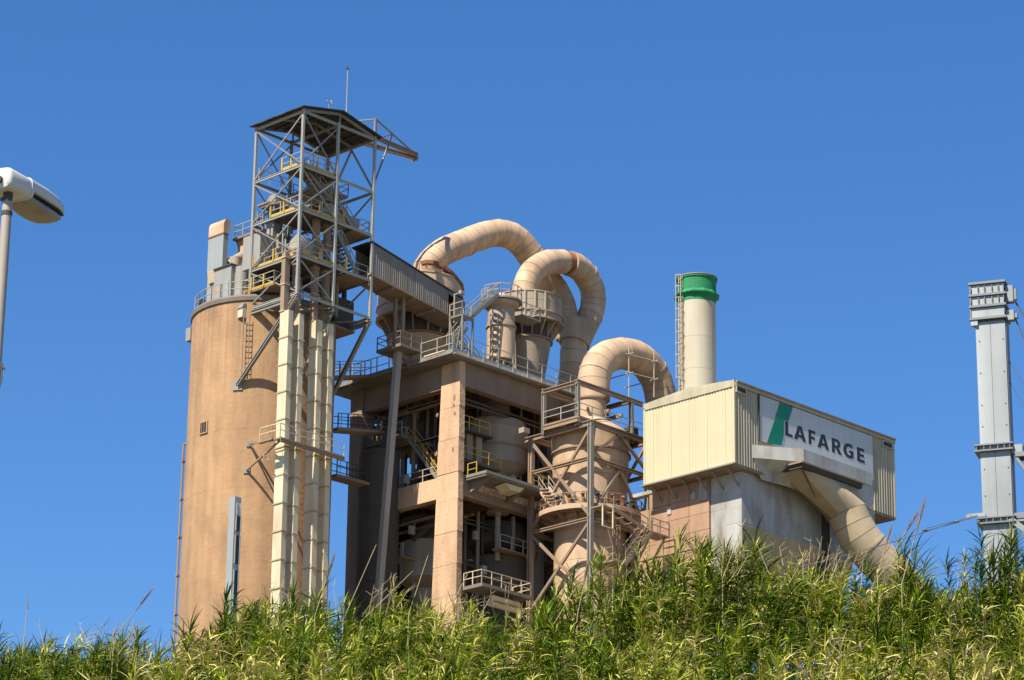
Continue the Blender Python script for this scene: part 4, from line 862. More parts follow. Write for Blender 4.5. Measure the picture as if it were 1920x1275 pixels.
part('joint_collar', MB().cyl(pw[0]+(-.2, 0, -.3), pw[0]+(.3, 0, 1.6), 1.3, 1.5, 26), M['pipe'], dc, 40)

# ================================================================ CONDITIONING TOWER in its steel frame
KV = -4.1; kc = onv(1107, 900, KV)[:2]; ky = lambda y: zz_at(1107, y, KV)
kt = thing('conditioning_tower', 'beige steel cylinder tower with ring platform inside a braced frame', 'tower', (kc[0], kc[1], GZ))
lev = [GZ, ky(1120), ky(1065), ky(1025), ky(1000), ky(972)]
for a, b in zip(lev[:-1], lev[1:]): part('shell_course', MB().lathe(kc, [(2.98, a+.012), (2.98, b-.012)], 48), M['pipe'], kt, 40)
lev = [ky(972), ky(940), ky(905), ky(880), ky(857), ky(826)]
for i, (a, b) in enumerate(zip(lev[:-1], lev[1:])): r = 3.0+.05*i; part('shell_course', MB().lathe(kc, [(r, a+.012), (r+.05, b-.012)], 48), M['pipe'], kt, 40)
part('flange', MB().ring(kc, 3.0, 3.38, ky(857)-.07, ky(857)+.07, 48), M['brown_steel'], kt, 40)
part('shoulder', MB().lathe(kc, [(3.25, ky(826)), (3.0, ky(812)), (1.45, ky(790))], 48), M['pipe'], kt, 40)
part('neck', MB().lathe(kc, [(1.32, ky(792)), (1.32, ky(752))], 40), M['pipe'], kt, 40)
part('neck_flange', MB().ring(kc, 1.2, 1.45, ky(752)-.08, ky(752)+.08, 40), M['brown_steel'], kt, 40)
q = hit(1100, 768, kc, 1.34); part('manhole', MB().cyl(q-(0,.2,0), q+(-.1,-.14,0), .2, n=12), M['dark'], kt)
part('core', MB().lathe(kc, [(2.9, GZ), (2.9, ky(830))], 40), M['brown_steel'], kt)
rz = ky(978)+.2
part('ring_platform', MB().ring(kc, 2.95, 4.45, rz-.22, rz, 48), M['brown_steel'], kt, 40)
part('ring_edge', MB().ring(kc, 4.46, 4.54, rz-.3, rz+.1, 48), M['pipe'], kt, 40)
tt = np.linspace(math.radians(130), math.radians(345), 18); railing(kt, [(kc[0]+4.4*math.cos(t), kc[1]+4.4*math.sin(t), rz) for t in tt], sp=1.6, mat=M['brown_steel'])
for i in range(16):
    an = 2*math.pi*i/16; er = np.array([math.cos(an), math.sin(an), 0]); z3 = np.array([kc[0], kc[1], rz])
    part('platform_bracket', MB().extrude([z3+er*2.98+(0,0,-.23), z3+er*4.3+(0,0,-.23), z3+er*2.98+(0,0,-1.0)], np.array([-er[1], er[0], 0])*.1), M['brown_steel'], kt)
for i in range(9):                                     # spray lances and valves on the platform
    an = math.radians(175+i*19); er = np.array([math.cos(an), math.sin(an), 0]); p = np.array([kc[0], kc[1], rz])
    part('spray_lance', MB().cyl(p+er*3.0+(0,0,.9), p+er*3.7+(0,0,1.1), .09, n=8).cyl(p+er*3.6+(0,0,.5), p+er*3.6+(0,0,1.3), .12, n=8).lathe((p+er*3.7)[:2], [(.02, rz+.95), (.22, rz+1.1), (.02, rz+1.25)], 8), M['rust' if i % 3 else 'dark'], kt)
part('water_ring', MB().ring(kc, 3.3, 3.42, rz+.35, rz+.47, 40).ring(kc, 3.2, 3.3, rz-.7, rz-.6, 40), M['brown_steel'], kt)
# frame
fr = thing('pipe_support_tower', 'cross braced steel frame of four posts round the beige cylinder tower', 'frame', (11, -4, GZ))
FU = (7.73, 14.7); FV = (-7.5, -.85); fz = [ky(1130), onv(1107, 972, FV[0])[2], onv(1107, 858, FV[0])[2], onv(1106, 792, FV[0])[2]]
for u in FU:
    for v in FV: part('post', MB().ibeam((u, v, GZ), (u, v, fz[3]), .4, .4, .09).beam((u, v, GZ), (u, v, fz[3]), .16), M['brown_steel' if v > -2 else 'steel'], fr)
for z, s in ((fz[3], .45), (fz[2], .28), (fz[1], .28)):
    ex_ = .7 if s > .4 else 0
    for u in FU: part('beam', MB().ibeam((u, FV[0]-(.2 if ex_ else -.2), z), (u, FV[1]+ex_, z), .3, s, .07), M['brown_steel'], fr)
    for v in FV: part('beam', MB().ibeam((FU[0]+.2, v, z), (FU[1]-.2, v, z), .3, s, .07), M['brown_steel'], fr)
def fb(a, b): part('brace', MB().beam(a, b, .2, .22), M['brown_steel'], fr)
uL, vF = FU[0]-.02, FV[0]-.02
fb((uL, FV[1], fz[3]-.3), (uL, FV[0], fz[1]+.2)); fb((uL+.06, FV[0], fz[3]-.3), (uL+.06, FV[1], fz[1]+.2))
fb((uL, FV[1], fz[1]-.1), (uL, FV[0], fz[1]-6.4)); fb((uL+.06, FV[0], fz[1]-.1), (uL+.06, FV[1], fz[1]-6.6))
um2 = (FU[0]+FU[1])/2
fb((FU[0], vF, fz[2]+.3), (um2, vF, fz[3]-.2)); fb((FU[1], vF, fz[2]+.3), (um2, vF, fz[3]-.2))
fb((FU[0], vF, fz[1]+.3), (um2+.2, vF, fz[2])); fb((FU[1], vF, fz[1]+.3), (um2-.2, vF, fz[2]))
fb((FU[0], FV[1], fz[1]), (FU[1], FV[1], fz[3])); fb((FU[1], FV[1], fz[1]), (FU[0], FV[1], fz[3]))
fb((FU[1], FV[0], fz[1]), (FU[1], FV[1], fz[3])); fb((FU[1], FV[1], fz[1]), (FU[1], FV[0], fz[3]))
# deck above the frame and the portal over it
dq = onv(1085, 778, -6.5); dz = dq[2]; DU0 = dq[0]; DV1 = onu(1019, 800, DU0)[1]
tp = thing('top_platform', 'railed platform with steel portal round the neck of the gooseneck pipe', 'platform', (11, -4, dz))
part('deck', MB().box((DU0, -6.5, dz-.15), (DU0+8.2, -5.5, dz)).box((DU0, -5.498, dz-.15), (DU0+2.2, DV1, dz)).box((DU0+5.6, -5.498, dz-.15), (DU0+8.2, DV1, dz)), M['brown_steel'], tp)
part('edge_beam', MB().ibeam((DU0, -6.52, dz-.35), (DU0+8.2, -6.52, dz-.35), .16, .38, .05), M['brown_steel'], tp)
part('edge_beam', MB().ibeam((DU0-.02, -6.4, dz-.35), (DU0-.02, DV1, dz-.35), .16, .38, .05), M['brown_steel'], tp)
railing(tp, [(DU0, DV1, dz), (DU0, -6.5, dz), (DU0+8.2, -6.5, dz)], sp=1.7)
pz = onv(1080, 715, -6.2)[2]
for u, v in ((DU0+.2, -6.2), (DU0+.2, -2.4), (DU0+6.8, -6.2), (DU0+6.8, -2.4)):
    part('portal_post', MB().ibeam((u, v, fz[3]), (u, v, pz), .32, .3, .06).beam((u, v, fz[3]), (u, v, pz), .14), M['steel'], tp)
for v in (-6.2, -2.4): part('portal_beam', MB().ibeam((DU0, v, pz), (DU0+8.2, v, pz), .3, .38, .06), M['brown_steel'], tp)
for u in (DU0+.2, DU0+6.8): part('portal_beam', MB().ibeam((u, -6.0, pz-.02), (u, -2.4, pz-.02), .3, .34, .06), M['brown_steel'], tp)
for u in (DU0+3, DU0+4.6): part('portal_beam', MB().beam((u+1.4, -5.9, pz-1.4), (u+1.4, -2.4, pz-1.4), .2, .3), M['brown_steel'], tp)
part('motor', MB().box((DU0+7.0, -6.0, dz), (DU0+7.9, -5.4, dz+.9)).cyl((DU0+7.2, -5.2, dz+.5), (DU0+7.2, -4.2, dz+.5), .35, n=12), M['dark'], tp)
part('beam_seat', MB().box((DU0-.9, -1.2, fz[3]+.24), (DU0-.2, -.6, dz-.1)), M['vessel'], tp); part('beam_seat', MB().box((DU0+.0, -4.9, fz[3]+.24), (DU0+.6, -4.3, dz-.16)), M['vessel'], tp)
part('rust_deck_stain', MB().box((DU0+.3, -6.45, dz+.004), (DU0+3.5, -6.1, dz+.02)), M['rust'], tp)
# gooseneck
pw = [onv(x, y, KV) for x, y in ((1113, 752), (1113.5, 735), (1114, 712), (1119, 690), (1133, 672), (1160, 663), (1187, 666), (1209, 680), (1226, 702), (1235, 726), (1240, 752), (1243, 790), (1245, 840))]
gn = thing('gooseneck_pipe', 'fat beige gooseneck pipe looping over to the signed building', 'pipe', pw[0])
pipe(gn, even(smooth_path(pw, 90), 22), 1.36, M['pipe'], n=30)
# scaffold tubes hung on it
sc = thing('scaffold', 'a few thin scaffold tubes round the gooseneck bend', 'scaffold', onv(1178, 760, KV-1.6))
m = MB(); sv = KV-1.55
for x, y0, y1_ in ((1179, 640, 760), (1226, 655, 745)):
    a = onv(x, y0, sv); b = onv(x, y1_, sv); b[0] = a[0]; m.cyl(a, b, .05, n=6)
for (x0, y0, x1_, y1_) in ((1174, 663, 1237, 680), (1174, 697, 1232, 712)): m.cyl(onv(x0, y0, sv), onv(x1_, y1_, sv), .05, n=6)
for x, y in ((1179, 664), (1226, 678), (1179, 700), (1226, 712)): q = onv(x, y, sv); m.cyl(q+(0, -.5, 0), q+(0, 3.4, 0), .05, n=6)
part('tube', m, M['rail'], sc)

# ================================================================ FILTER BUILDING WITH THE SIGN
BU0, BU1, BV0, BV1, BZ0, BZ1 = 11.54, 32.45, -19.5, -9.94, 75.68, 82.58
fbld = thing('filter_building', 'cream clad filter house with white LAFARGE sign on its long side', 'building', (22, -14.7, GZ))
part('inner_shell', MB().box((BU0+.06, BV0+.06, BZ0+.05), (BU1-.06, BV1-.06, BZ1-.1)), M['cream_dirty'], fbld)
cladding(fbld, (BU0+.05, BV0), (BU0+.05, BV1), lambda t: BZ0, lambda t: BZ1-.45, (-1, 0), M['cream'], panel=.96, pitch=.32, depth=.035)
su0 = onv(1420, 745, BV0)[0]; su1 = onv(1634, 820, BV0)[0]
cladding(fbld, (BU0, BV0+.05), (su0, BV0+.05), lambda t: BZ0, lambda t: BZ1-.3, (0, -1), M['cream_dirty'], panel=.9, pitch=.3, depth=.09)
cladding(fbld, (su1, BV0+.05), (BU1, BV0+.05), lambda t: BZ0, lambda t: BZ1-.3, (0, -1), M['cream_dirty'], panel=.9, pitch=.3, depth=.09)
part('corner_trim', MB().beam((BU0+.02, BV0+.02, BZ0), (BU0+.02, BV0+.02, BZ1-.3), .16), M['cream'], fbld)
part('corner_trim', MB().beam((BU1-.02, BV0+.02, BZ0), (BU1-.02, BV0+.02, BZ1-.3), .16), M['cream'], fbld)
part('corner_trim', MB().beam((BU0+.02, BV1-.02, BZ0), (BU0+.02, BV1-.02, BZ1-.3), .16), M['cream'], fbld)
part('eaves_flashing', MB().box((BU0-.06, BV0-.08, BZ1-.5), (BU0+.1, BV1+.06, BZ1+.02)), M['cream_dirty'], fbld)
part('eaves_flashing', MB().box((BU0+.102, BV0-.16, BZ1-.42), (BU1+.06, BV0+.02, BZ1+.018)), M['cream_dirty'], fbld)
rid = (BV0+BV1)/2
part('roof', MB().extrude([(BU0-.05, BV0-.12, BZ1+.03), (BU0-.05, BV1+.1, BZ1+.03), (BU0-.05, rid, BZ1+.42)], (BU1-BU0+.1, 0, 0)), M['cream_dirty'], fbld)
part('gutter', MB().beam((BU0+.1, BV0-.24, BZ1-.1), (BU1, BV0-.24, BZ1-.1), .14, .12), M['clad_grey'], fbld)
# vents
for x0, y0, x1_, y1_ in ((1381, 722, 1397, 741), (1655, 825, 1671, 843)):
    a = onv(x0, y0, BV0-.06); b = onv(x1_, y1_, BV0-.06); vt = part('vent', MB().box((a[0], BV0-.1, b[2]+.1), (b[0], BV0-.04, a[2]-.1)), M['glass'], fbld)
    m = MB()
    for s in (0, 1): m.box((a[0]-.12+s*(b[0]-a[0]+.12), BV0-.16, b[2]), (a[0]+s*(b[0]-a[0]+.12), BV0+.02, a[2])); m.box((a[0], BV0-.158, b[2]+s*(a[2]-b[2]-.1)), (b[0], BV0+.02, b[2]+.1+s*(a[2]-b[2]-.1)))
    part('vent_frame', m, M['cream_dirty'], vt)
    for k in range(3): z = b[2]+.2+k*.22; part('louvre', MB().box((a[0]+.02, BV0-.14, z), (b[0]-.02, BV0-.102, z+.05)), M['dark'], vt)
# sign board
sz1 = BZ1-.5; sz0 = onv(1635, 888, BV0)[2]-.6
sb = part('sign_board', MB().box((su0+.12, BV0-.12, sz0), (su1-.02, BV0-.02, sz1)), M['white'], fbld)
part('sign_edge', MB().box((su0-.02, BV0-.16, sz0), (su0+.115, BV0-.01, sz1)), M['dark'], fbld)
SIGN_V = BV0-.12
def sign_poly(px): return [onv(x, y, SIGN_V) for x, y in px]
def Zq(zx, zy): return (1180+zx/2.198, 500+zy/2.198)
def flat_shape(name, loops, mat, parent, thick=.03):
    """filled outline (with holes) in the sign plane: loops of (u, z)"""
    cu = bpy.data.curves.new('outline', 'CURVE'); cu.dimensions = '2D'; cu.fill_mode = 'BOTH'; cu.extrude = thick/2
    for lp_ in loops:
        sp = cu.splines.new('POLY'); sp.points.add(len(lp_)-1); sp.use_cyclic_u = True
        for p, (a, b) in zip(sp.points, lp_): p.co = (a, b, 0, 1)
    tmp = bpy.data.objects.new('outline', cu); COL.objects.link(tmp)
    me = bpy.data.meshes.new_from_object(tmp.evaluated_get(bpy.context.evaluated_depsgraph_get())); bpy.data.objects.remove(tmp)
    b = BASE[parent.name]; me.transform(Matrix.Translation((-b[0], SIGN_V-thick/2-.002-b[1], -b[2])) @ Matrix.Rotation(math.pi/2, 4, 'X'))
    me.materials.clear(); me.materials.append(mat)
    o = bpy.data.objects.new(name, me); COL.objects.link(o); o.parent = parent; BASE[o.name] = b; FRAME[o.name] = FRAME[parent.name]; return o
gp = sign_poly([Zq(*p) for p in ((620, 560), (673, 579), (655, 637), (637, 632), (635, 700), (626, 736), (567, 729))])
flat_shape('green_stripe', [[(p[0], p[2]) for p in gp]], M['green'], sb)
def arc(cx, cy, rx, ry, a0, a1, n=10): return [(cx+rx*math.cos(math.radians(a0+(a1-a0)*i/n)), cy+ry*math.sin(math.radians(a0+(a1-a0)*i/n))) for i in range(n+1)]
GL = {'L': [[(0,0),(.95,0),(.95,.2),(.38,.2),(.38,1),(0,1)]],
 'A': [[(0,0),(.27,0),(.335,.2),(.665,.2),(.73,0),(1,0),(.65,1),(.35,1)], [(.39,.38),(.5,.74),(.61,.38)]],
 'F': [[(0,0),(.36,0),(.36,.39),(.86,.39),(.86,.58),(.36,.58),(.36,.8),(.95,.8),(.95,1),(0,1)]],
 'R': [[(0,0),(.3,0),(.3,.37),(.42,.37),(.68,0),(1.05,0),(.72,.42)]+arc(.55,.70,.36,.30,-60,90)+[(0,1)], [(.3,.56),(.5,.56)]+arc(.5,.69,.13,.13,-90,90,6)+[(.3,.82)]],
 'G': [[(.97,.56),(.97,.07)]+arc(.58,.50,.58,.52,-55,-305,20)+[(.86,.72)]+arc(.58,.50,.29,.31,52,303,14)+[(.72,.38),(.55,.38),(.55,.56)]],
 'E': [[(0,0),(.95,0),(.95,.2),(.36,.2),(.36,.41),(.88,.41),(.88,.59),(.36,.59),(.36,.8),(.93,.8),(.93,1),(0,1)]]}
u_a = onv(*Zq(643, 697), SIGN_V); u_b = onv(*Zq(972, 810), SIGN_V); z_t = onv(*Zq(643, 638), SIGN_V)[2]; zb_ = (u_a[2]+u_b[2])/2; H_ = z_t-u_a[2]
TX = (643, 972); yb = lambda x: 697+(x-643)*(810-697)/(972-643)
for ch, x0, x1_ in (('L', 643, 674), ('A', 679, 728), ('F', 739, 769), ('A', 776, 823), ('R', 835, 874), ('G', 882, 925), ('E', 939, 971)):
    ua_ = onv(*Zq(x0, yb(x0)), SIGN_V)[0]; ub2 = onv(*Zq(x1_, yb(x1_)), SIGN_V)[0]
    flat_shape('letter', [[(ua_+a*(ub2-ua_), zb_+b*H_) for a, b in lp_] for lp_ in GL[ch]], M['letter'], sb, .012)
# soffit with brackets
part('soffit', MB().box((BU0-.08, BV0-.02, BZ0-.22), (BU1, BV1+.05, BZ0-.02)), M['brown_steel'], fbld)
part('drip_edge', MB().box((BU0-.3, BV0-.1, BZ0-.14), (BU0-.082, BV1+.2, BZ0-.02)), M['steel'], fbld)
for v in np.linspace(BV0+.8, BV1-.8, 6): part('soffit_bracket', MB().beam((BU0+.05, v, BZ0-.25), (13.05, v, BZ0-1.5), .12, .14), M['steel'], fbld)
# lower body: insulated casing with sheets, pink rendered wall at the left
WU, WV = 13.0, -18.95; wz = onv(1399, 985, WV)[2]
part('casing_core', MB().box((WU+.1, WV+.1, wz), (WU+11.2, BV1+.3, BZ0-.23)), M['alu'], fbld)
vs_ = onu(1333, 950, WU)[1]
nz = 4
for i in range(nz):
    za, zb2 = wz-1.2+(BZ0-.24-wz+1.2)*i/nz, wz-1.2+(BZ0-.24-wz+1.2)*(i+1)/nz
    for j in range(2):
        va, vb = WV+(vs_-WV)*j/2, WV+(vs_-WV)*(j+1)/2; d = .008*((i+j) % 2)+random.uniform(0, .006)
        part('insulation_sheet', MB().box((WU-d, va+.004, za+.004), (WU+.1, vb-.004, zb2-.004)), M['alu'], fbld)
    for j in range(5):
        ua2, ub3 = WU+.12+2.0*j, WU+.12+2.0*(j+1); d = .008*((i+j) % 2)+random.uniform(0, .006)
        part('insulation_sheet', MB().box((ua2+.004, WV-d, max(za, wz)+.004), (ub3-.004, WV+.1, zb2-.004)), M['alu'], fbld)
    for j in range(4):
        if j == 3 and i == nz-1: continue
        va, vb = vs_+(BV1+2.7-vs_)*j/4, vs_+(BV1+2.7-vs_)*(j+1)/4; d = random.uniform(0, .03)
        part('render_panel', MB().box((WU-.2-d, va+.02, za+.015), (WU+.3, vb-.02, zb2-.015)), M['pinkwall'], fbld)
part('foot_wall', MB().box((WU-.15, vs_, GZ), (WU+.4, BV1+2.7, wz-1.2)), M['pinkwall'], fbld)
part('foot_wall', MB().box((WU-.02, WV, GZ), (WU+.4, vs_, wz-1.2)), M['alu'], fbld)
for a_, b_, c_, d_ in ((1.4, 74.0, 1.9, 74.6), (4.0, 73.2, 4.4, 73.8), (.15, 73.7, 1.0, 75.1)): part('wall_plate', MB().box((WU-.3, vs_+a_, b_), (WU-.24, vs_+c_, d_)), M['alu'], fbld)
# hopper under the casing
part('hopper', MB().hexa([(WU+3, WV+3, 63), (WU+8, WV+3, 63), (WU+8, -12, 63), (WU+3, -12, 63), (WU+.2, WV, wz), (WU+10.2, WV, wz), (WU+10.2, BV1, wz), (WU+.2, BV1, wz)]), M['duct'], fbld)
part('dark_gap', MB().box((WU+10.2, WV+.0, 64), (WU+11.2, WV+.3, BZ0-.3)), M['dark'], fbld)
uq = onv(1600, 960, WV)[0]; part('rear_casing', MB().box((WU+11.2, WV-.1, wz), (uq, WV+3, BZ0-.3)), M['alu'], fbld)
part('rear_hopper', MB().hexa([(WU+13, WV+2, 63), (uq-3, WV+2, 63), (uq-3, WV+5, 63), (WU+13, WV+5, 63), (WU+11.2, WV-.1, wz), (uq, WV-.1, wz), (uq, WV+6, wz), (WU+11.2, WV+6, wz)]), M['duct'], fbld)
uq2 = onv(1640, 960, WV-.9)[0]; zq2 = onv(1640, 985, WV-.9)[2]; part('rear_casing', MB().box((uq-3, WV-.9, zq2), (uq2, WV-.1, BZ0-.3)), M['alu'], fbld)
# plenum hood below the sign
hd = thing('plenum_hood', 'faceted grey plenum hood below the white sign', 'hood', (22, -21, 74))
HV = -21.9
pa = onv(1412, 833, BV0-.1); pb = onv(1507, 842, HV); pc = onv(1636, 890, HV); pe_ = onv(1649, 934, HV)
ztop = pb[2]; zbot = onv(1507, 866, HV)[2]
u_l, u_m, u_r = pa[0], pb[0], pc[0]
A0 = (u_l, BV0-.1, ztop); B0 = (u_m, HV, ztop); C0 = (u_r, HV, ztop); D0 = (u_r+1.2, BV0-.1, ztop)
A1, B1, C1_, D1 = [(p[0], p[1], zbot) for p in (A0, B0, C0, D0)]
part('top_sheet', MB().add([A0, B0, C0, D0], [(0, 1, 2, 3)]), M['alu'], hd)
def facet(P0, P1, Q0, Q1, n):
    for i in range(n):
        a, b = i/n, (i+.99)/n; part('hood_sheet', MB().add([lerp(P0, P1, a), lerp(P0, P1, b), lerp(Q0, Q1, b), lerp(Q0, Q1, a)]+[lerp(P0, P1, a)+(0,.08,0), lerp(P0, P1, b)+(0,.08,0), lerp(Q0, Q1, b)+(0,.08,0), lerp(Q0, Q1, a)+(0,.08,0)], [(0,1,2,3),(7,6,5,4),(0,4,5,1),(1,5,6,2),(2,6,7,3),(3,7,4,0)]), M['alu'], hd)
facet(A1, B1, A0, B0, 3); facet(B1, C1_, B0, C0, 6); facet(C1_, D1, C0, D0, 1)
# sloping underside
zu = zbot-1.5; Au, Bu, Cu, Du = (u_l+1.2, BV0+.1, zu), (u_m+.6, BV0-.2, zu), (u_r, BV0-.2, zu-.3), (u_r+.9, BV0+.1, zu)
part('underside', MB().add([A1, B1, Bu, Au], [(0,1,2,3)]).add([B1, C1_, Cu, Bu], [(0,1,2,3)]).add([C1_, D1, Du, Cu], [(0,1,2,3)]), M['alu'], hd)
part('end_skirt', MB().extrude([(u_r-2.2, HV+.1, zbot-.02), (u_r+.1, HV+.1, zbot-.02), (u_r+.5, HV+.3, zbot-1.3), (u_r-.2, HV+.3, zbot-1.9), (u_r-2.2, HV+.3, zbot-1.1)], (0, 2.0, 0)), M['alu'], hd)
# big bent duct
dd = thing('bent_duct', 'large rust streaked cream duct bending down from the hood', 'duct', onv(1690, 1085, -24))
ca = onv(1502, 895, HV-.1); cb_ = onv(1608, 918, HV-.1); zc_ = zbot-.35
cu0, cu1 = ca[0], cb_[0]; cv0, cv1 = HV-.2, HV+2.2
part('collar', MB().box((cu0-.25, cv0-.2, zc_-.35), (cu1+.25, cv1, zc_)), M['dark'], dd); part('collar_flange', MB().box((cu0-.45, cv0-.4, zc_), (cu1+.45, cv1, zc_+.12)), M['brown_steel'], dd)
pw = [onv(x, y, v) for x, y, v in ((1588, 962, HV+.6), (1600, 988, HV+.3), (1614, 1012, HV), (1634, 1036, HV-.4), (1660, 1062, HV-.9), (1690, 1094, HV-1.5), (1720, 1130, HV-2.0), (1750, 1180, HV-2.4))]
rg = rings(pw, 1.68, 24)[0]
# rectangle to round transition: match each ring vertex to the nearest point of the collar outline
rect = []
for p in rg:
    d = p-rg.mean(0); ang = math.atan2(d[1], d[0]); cx, cy = (cu0+cu1)/2, (cv0+cv1)/2; ca_, sa_ = math.cos(ang), math.sin(ang)
    k = min(((cu1-cu0)/2)/max(1e-3, abs(ca_)), ((cv1-cv0)/2)/max(1e-3, abs(sa_))); rect.append((cx+k*ca_, cy+k*sa_, zc_-.36))
part('transition', MB().add(rect+[tuple(p) for p in rg], [(j, (j+1) % 24, (j+1) % 24+24, j+24) for j in range(24)]), M['duct'], dd, 35)
part('seam_strip', MB().beam((cu0, cv0-.02, zc_-.4), tuple(rg[np.argmin(rg[:, 0]-rg[:, 1])]), .14), M['rust'], dd)
pipe(dd, even(smooth_path(pw, 60), 12), 1.66, M['duct'], n=28, gap=.025)

# stairs on the pink wall
vn = -10.6
part('wall_coping', MB().box((WU-.3, BV1+.05, onu(1195, 932, WU)[2]-.1), (WU+.4, BV1+2.7, onu(1195, 932, WU)[2]+.2)), M['alu'], fbld)
part('rear_render_wall', MB().box((15.3, -9.5, GZ), (15.7, -2.0, onu(1185, 960, 15.3)[2])), M['pinkwall'], fbld)
ss = thing('wall_stair', 'brown steel stairs zigzagging down the pink wall', 'stair', (11, -10.5, 68))
sv0 = vn-1.5
l1 = onv(1135, 948, sv0); l2 = onv(1215, 995, sv0); l3 = onv(1168, 1058, sv0)
bm_ = M['brown_steel']
part('landing', MB().box((l1[0]-.4, sv0, l1[2]-.1), (l1[0]+1.0, sv0+1.2, l1[2])), bm_, ss)
part('hanging_frame', MB().beam((l1[0]-.3, sv0, l1[2]-1.7), (l1[0]-.3, sv0, l1[2]), .1).beam((l1[0]+.9, sv0, l1[2]-1.7), (l1[0]+.9, sv0, l1[2]), .1).beam((l1[0]-.3, sv0, l1[2]-1.7), (l1[0]+.9, sv0, l1[2]-1.7), .1), M['trunk'], ss)
flight(ss, (l2[0], sv0, l2[2]), (l1[0]+1.0, sv0, l1[2]), (0, 1.0, 0), mat=bm_, railmat=M['brown_steel'])
part('landing', MB().box((l2[0]-.2, sv0-.2, l2[2]-.12), (l2[0]+2.4, sv0+1.2, l2[2])), bm_, ss)
railing(ss, [(l2[0]+.2, sv0-.15, l2[2]), (l2[0]+2.4, sv0-.15, l2[2]), (l2[0]+2.4, sv0+1.1, l2[2])], sp=1.1, mat=bm_)
flight(ss, (l3[0], sv0-.3, l3[2]), (l2[0]+.2, sv0-.3, l2[2]-.05), (0, 1.0, 0), mat=bm_, railmat=bm_)
part('landing', MB().box((l3[0]-1.6, sv0-.4, l3[2]-.14), (l3[0]+.2, sv0+1.0, l3[2])), bm_, ss)
railing(ss, [(l3[0]-1.5, sv0+.9, l3[2]), (l3[0]-1.5, sv0-.3, l3[2])], sp=1.0, mat=bm_)
for u in (l2[0]+.4, l2[0]+2.0): part('knee_brace', MB().beam((u, sv0-.1, l2[2]-.12), (u+.2, vn, l2[2]-1.9), .12), bm_, ss)
part('hanger', MB().beam((l1[0]+.2, sv0, l1[2]-1.7), (l3[0]-1.0, sv0-.3, l3[2]), .06), bm_, ss)
ladder(ss, (l3[0]+.5, vn-.2, l3[2]-4), (l3[0]+.5, vn-.2, l3[2]+3.4), (1, 0, 0), cage=True, out=(0, -1, 0), mat=bm_)
# stair from balcony to ring platform
sr = thing('ring_stair', 'cream steel stair from the concrete balcony down to the ring platform', 'stair', (8, -3, rz))
a_ = np.array([kc[0]-4.1, -2.6, rz]); flight(sr, (kc[0]-3.6, -3.4, rz+.05), (7.2, -2.2, zl), (.35, -.8, 0), mat=M['pipe'])

# ================================================================ CHIMNEY
CV = -9.0; chc = onv(1307, 640, CV)[:2]; cy_ = lambda y: zz_at(1307, y, CV)
CR = 1.6
ch = thing('chimney', 'round cream chimney with green painted head and caged ladder', 'chimney', (chc[0], chc[1], GZ))
lv = [GZ, cy_(760), cy_(700), cy_(640), cy_(572)]
for a, b in zip(lv[:-1], lv[1:]): part('shell_course', MB().lathe(chc, [(CR, a+.008), (CR, b-.008)], 48), M['chimney'], ch, 40)
part('green_band', MB().lathe(chc, [(CR+.02, cy_(572)), (CR+.02, cy_(561))], 48), M['green_top'], ch, 40)
part('gallery_plate', MB().lathe(chc, [(CR, cy_(561)), (CR+.36, cy_(559)), (CR+.36, cy_(557)), (CR, cy_(550))], 12), M['green_top'], ch)
part('head', MB().lathe(chc, [(CR+.06, cy_(556)), (CR+.06, cy_(530)), (CR+.14, cy_(529)), (CR+.14, cy_(526)), (CR-.1, cy_(526)), (CR-.1, cy_(545))], 48), M['green_top'], ch, 40)
# ladder on the left edge in the photograph: the silhouette direction is +v-u
part('mouth_rim', MB().ring(chc, CR-.12, CR+.18, cy_(526), cy_(526)+.1, 48), M['clad_grey'], ch, 40)
er = np.array([-.97, .2, 0]); er /= np.linalg.norm(er); et = np.array([-er[1], er[0], 0]); pc_ = np.array([chc[0], chc[1], 0])
ladder(ch, pc_+er*(CR+.12)+(0,0,cy_(760)), pc_+er*(CR+.12)+(0,0,cy_(526)), et, w=.5, cage=True, out=er, mat=M['chimney'])

# ================================================================ STREET LAMP (near, left edge)
LY = 27.0; tp_ = wy(14.5, 372, LY); gz0 = float(ground_z(tp_[0], LY))
lamp = thing('street_lamp', 'white street lamp head on a grey pole at the left edge', 'street lamp', (tp_[0], LY, gz0), frame='world')
part('pole', MB().cyl((tp_[0], LY, gz0), (tp_[0], LY, tp_[2]-.02), .07, .046, 20, True), M['pole'], lamp, 40)
part('clamp', MB().cyl((tp_[0], LY, tp_[2]-.17), (tp_[0], LY, tp_[2]-.13), .052, n=14).cyl((tp_[0], LY, tp_[2]-.02), (tp_[0], LY, tp_[2]+.06), .045, n=14).beam((tp_[0]-.06, LY-.03, tp_[2]-.02), (tp_[0]+.04, LY-.03, tp_[2]-.02), .03), M['dark'], lamp)
ax = np.array([.40, .917, .03]); ax /= np.linalg.norm(ax); sdv = np.cross(ax, (0, 0, 1)); sdv /= np.linalg.norm(sdv); upv = np.cross(sdv, ax)
T = np.array([tp_[0]-.03, LY, tp_[2]+.06])
def section(s, hw, zt, zb, n=20, e=.55):
    out = []
    for i in range(n):
        t = 2*math.pi*i/n; cx = math.copysign(abs(math.cos(t))**e, math.cos(t)); sz = math.copysign(abs(math.sin(t))**e, math.sin(t))
        out.append(T+ax*s+sdv*cx*hw+upv*(sz*(zt-zb)/2+(zt+zb)/2))
    return out
def loft(secs):
    m = MB(); n = len(secs[0]); m.v = [tuple(float(c) for c in p) for s_ in secs for p in s_]
    for k in range(len(secs)-1):
        for i in range(n): j = (i+1) % n; m.f.append((k*n+i, k*n+j, (k+1)*n+j, (k+1)*n+i))
    m.f += [tuple(range(n))[::-1], tuple((len(secs)-1)*n+i for i in range(n))]; return m
